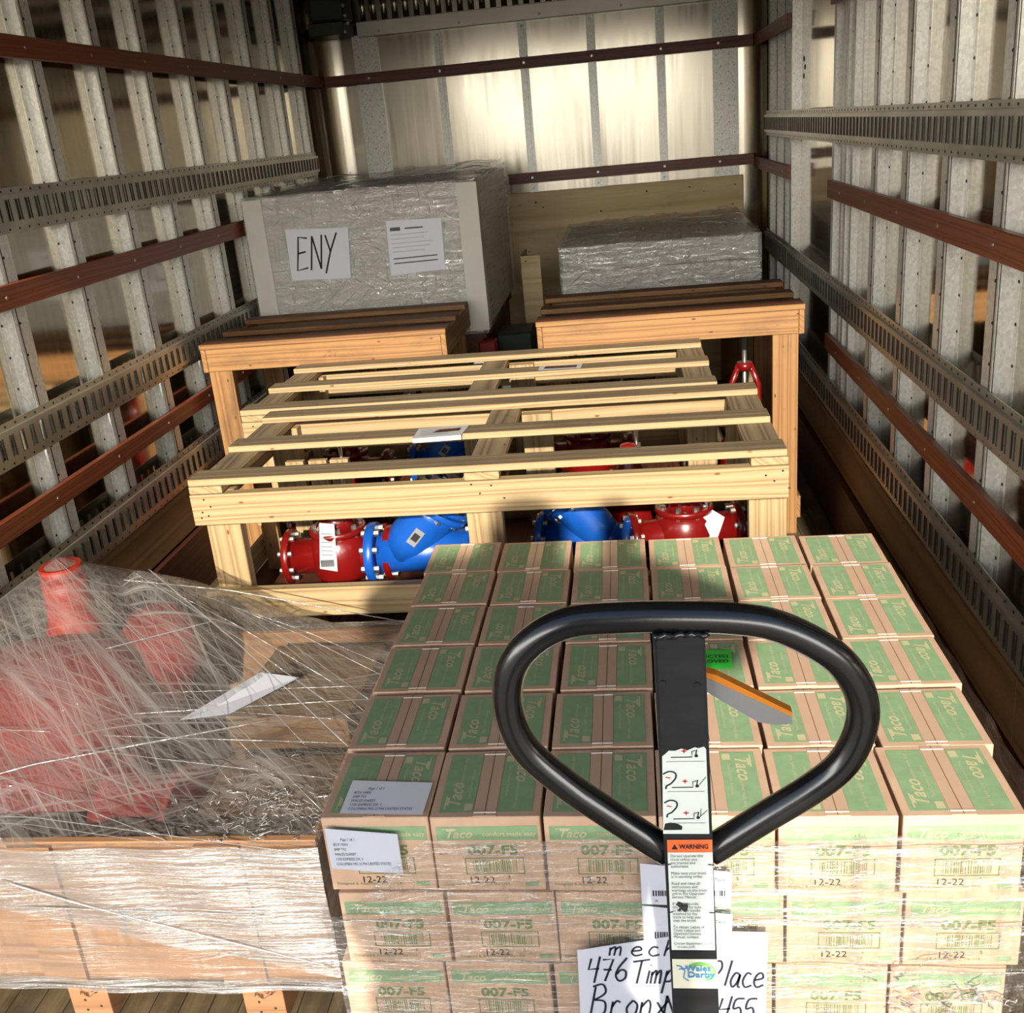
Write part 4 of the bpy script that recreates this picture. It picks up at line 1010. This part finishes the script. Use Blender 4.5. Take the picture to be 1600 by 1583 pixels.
# front: a dense band (rising to the left) over a thin clear part
lim = lambda u: .60 if u < .40 else .60-(u-.40)/.60*.50
FP = lambda u, v: (-1.195+u*1.068, 1.4255+.003*math.sin(u*30+v*8), .080+.012*math.sin(u*7)*(1-v)*.5+v*(.330))
wallsheet(lambda u, v: FP(u, lim(u)+(1-lim(u))*v), 80, 14, lambda u, v: 'film_band')
wallsheet(lambda u, v: FP(u, .09+(lim(u)-.09)*v), 80, 14, lambda u, v: 'film_thin')
wallsheet(lambda u, v: FP(u, .09*v), 80, 3, lambda u, v: 'film_band')
wallsheet(lambda u, v: (-.127+.003*math.sin(v*12+u*9), 1.426+u*.874, .085+v*(.325)), 30, 14, lambda u, v: 'film_band')
wallsheet(lambda u, v: (-1.195+u*1.068, 2.302, .085+v*(.325)), 30, 8, lambda u, v: 'film_thin')
wallsheet(lambda u, v: (-1.196, 1.426+u*.874, .085+v*(.325)), 30, 8, lambda u, v: 'film_thin')
tw = tag(b.obj('stretch_wrap'), 'milky stretch film tented over the red pump crate at left', 'plastic wrap')
b = MB(); rr = random.Random(21)
def strand(p, q, lift=.006, r=.0011):
    za, zb_ = tent(*p)+lift, tent(*q)+lift; pts = []
    for i in range(15):
        k_ = i/14; x = p[0]+(q[0]-p[0])*k_; y = p[1]+(q[1]-p[1])*k_
        pts.append((x, y, za+(zb_-za)*k_+(.5-abs(k_-.5))*.05*math.hypot(q[0]-p[0], q[1]-p[1])))
    b.tube(pts, r, 'film_strand', 5)
for i in range(14):   # fans from the peaks to the edges
    cx, cy = rr.choice(((-.84, 1.99), (-.68, 2.02), (-.98, 1.80), (-.50, 2.08), (-1.1, 1.6)))
    a = rr.uniform(-1.15, .12); L = rr.uniform(.35, .85)
    q = (min(-.14, cx+L*math.cos(a)), max(1.44, min(2.28, cy+L*math.sin(a)))); strand((cx, cy), q, .004, rr.choice((.0004, .0006, .0009)))
for i in range(7):
    y0 = rr.uniform(1.5, 2.1); strand((-1.18, y0), (-.15, y0+rr.uniform(-.15, .25)), .005, rr.choice((.0006, .0009)))
strand((-1.18, 1.45), (-.34, 1.80), .010, .0022); strand((-1.15, 1.62), (-.50, 1.98), .012, .0018); strand((-.66, 2.05), (-.145, 1.72), .008, .0016); strand((-.95, 2.15), (-.15, 2.27), .010, .0016)
tag(b.obj('film_strands', tw), 'taut white strands of film', kind='stuff')
b = MB()
for i in range(150):   # crumpled bright film near the front right corner
    p = Vector((rr.gauss(-.26, .07), rr.gauss(1.52, .05), 0)); p.x = min(-.14, p.x); p.y = max(1.44, p.y); pts = []
    for k_ in range(5):
        pts.append((p.x, p.y, tent(p.x, p.y)+.004+rr.uniform(0, .010))); p = p+Vector((rr.uniform(-.008, .014), rr.uniform(-.010, .006), 0)); p.x = min(-.135, p.x); p.y = max(1.436, p.y)
    b.tube(pts, rr.choice((.0004, .0007, .0010)), 'film_strand', 5)
tag(b.obj('film_crumple', tw), 'crumpled shiny film at the corner', kind='stuff')
# rope-like edge of the dense band on the front
b = MB(); b.tube([(-.74+.60*i/30, 1.4215, .345-.20*(i/30)**.9) for i in range(31)], .0022, 'film_strand', 6)
b.tube([(-1.15+1.02*i/30, 1.4215, .092-.004*math.sin(i*.4)) for i in range(31)], .0022, 'film_strand', 6)
b.tube([(-1.15+.90*i/30, 1.4215, .300-.035*i/30) for i in range(31)], .0016, 'film_strand', 6); b.obj('film_edge', tw)

# ------------------------------------------------------------------ the person taking the picture (behind the camera)
def person(loc):
    t = tag(empty('person', loc), 'person in dark shirt and jeans standing behind the pallet jack', 'person')
    J = {'pel': (0,0,.98,.22), 'bel': (0,.0,1.14,.25), 'che': (0,.0,1.40,.25), 'neck': (0,.0,1.56,.065), 'hd': (.0,.02,1.63,.06),
         'rs': (.25,0,1.58,.10), 're': (.42,.10,1.46,.075), 'rw': (.20,.31,1.52,.038), 'ls': (-.25,0,1.58,.10), 'le': (-.40,.12,1.46,.075), 'lw': (-.02,.31,1.52,.038),
         'rh': (.10,0,.94,.10), 'rk': (.12,.02,.52,.06), 'ra': (.13,-.02,.10,.045), 'lh': (-.10,0,.94,.10), 'lk': (-.12,.02,.52,.06), 'la': (-.13,-.02,.10,.045)}
    E_ = [('pel','bel'),('bel','che'),('che','neck'),('neck','hd'),('che','rs'),('rs','re'),('re','rw'),('che','ls'),('ls','le'),('le','lw'),('pel','rh'),('rh','rk'),('rk','ra'),('pel','lh'),('lh','lk'),('lk','la')]
    ks = list(J); me = bpy.data.meshes.new('body'); me.from_pydata([J[k][:3] for k in ks], [(ks.index(a), ks.index(b_)) for a, b_ in E_], [])
    o = bpy.data.objects.new('body', me); COL.objects.link(o); o.parent = t
    sk = o.modifiers.new('skin', 'SKIN'); 
    for i, k in enumerate(ks): me.skin_vertices[0].data[i].radius = (J[k][3], J[k][3]*(.75 if k in ('pel','bel','che') else 1))
    me.skin_vertices[0].data[0].use_root = True
    o.modifiers.new('sub', 'SUBSURF').levels = 2; o.modifiers['sub'].render_levels = 2
    me.materials.append(MATS['shirt'])
    b = MB(); b.lathe((0,.03,1.57), (0,0,1), [(0, .045), (.03, .068), (.09, .082), (.15, .086), (.20, .070), (.225, .03)], 'skin', 20); b.lathe((0,.12,1.655), (0,-.2,1), [(0,.014),(.045,.006)], 'skin', 8)
    for s in (-1, 1): b.lathe((s*.030,.104,1.695), (0,1,0), [(0,.012),(.008,.006)], 'ink_black', 8); b.lathe((s*.082,.02,1.67), (s,0,0), [(0,.025),(.012,.02)], 'skin', 10)
    b.box(-.022, .022, .100, .112, 1.618, 1.624, 'ink_red'); b.obj('head', t)
    b = MB(); b.lathe((0,.012,1.67), (0,-.12,1), [(0, .088), (.06, .094), (.11, .080), (.135, .03)], 'hair', 20); b.obj('hair', t)
    for s in (-1, 1):
        b = MB(); b.tube([(s*.09,0,.96), (s*.10,.01,.70), (s*.11,.02,.50), (s*.12,-.01,.28), (s*.12,-.02,.08)], [.115, .098, .075, .068, .060], 'jeans', 16); b.obj('trouser_leg', t)
        b = MB(); b.box(s*.12-.05, s*.12+.05, -.07, .19, 0, .09, 'boots', bevel=.02); b.obj('boot', t)
    for wx, wy, wz, dx in ((.205,.315,1.52, -1), (-.02,.315,1.52, 1)):
        b = MB(); b.box(wx-.035, wx+.035, wy-.01, wy+.02, wz, wz+.085, 'skin', bevel=.012)
        for k in range(4): b.tube([(wx-.027+k*.018, wy+.005, wz+.08), (wx-.027+k*.018, wy+.02, wz+.12), (wx-.027+k*.018, wy+.035, wz+.135+.006*(k in (1, 2)))], .0085, 'skin', 8)
        b.tube([(wx-dx*.035, wy+.005, wz+.03), (wx-dx*.055, wy+.02, wz+.06), (wx-dx*.050, wy+.035, wz+.08)], .010, 'skin', 8); b.obj('hand', t)
    return t
person((.27, -.40, -.01)).scale = (1.05, 1, 1.04)
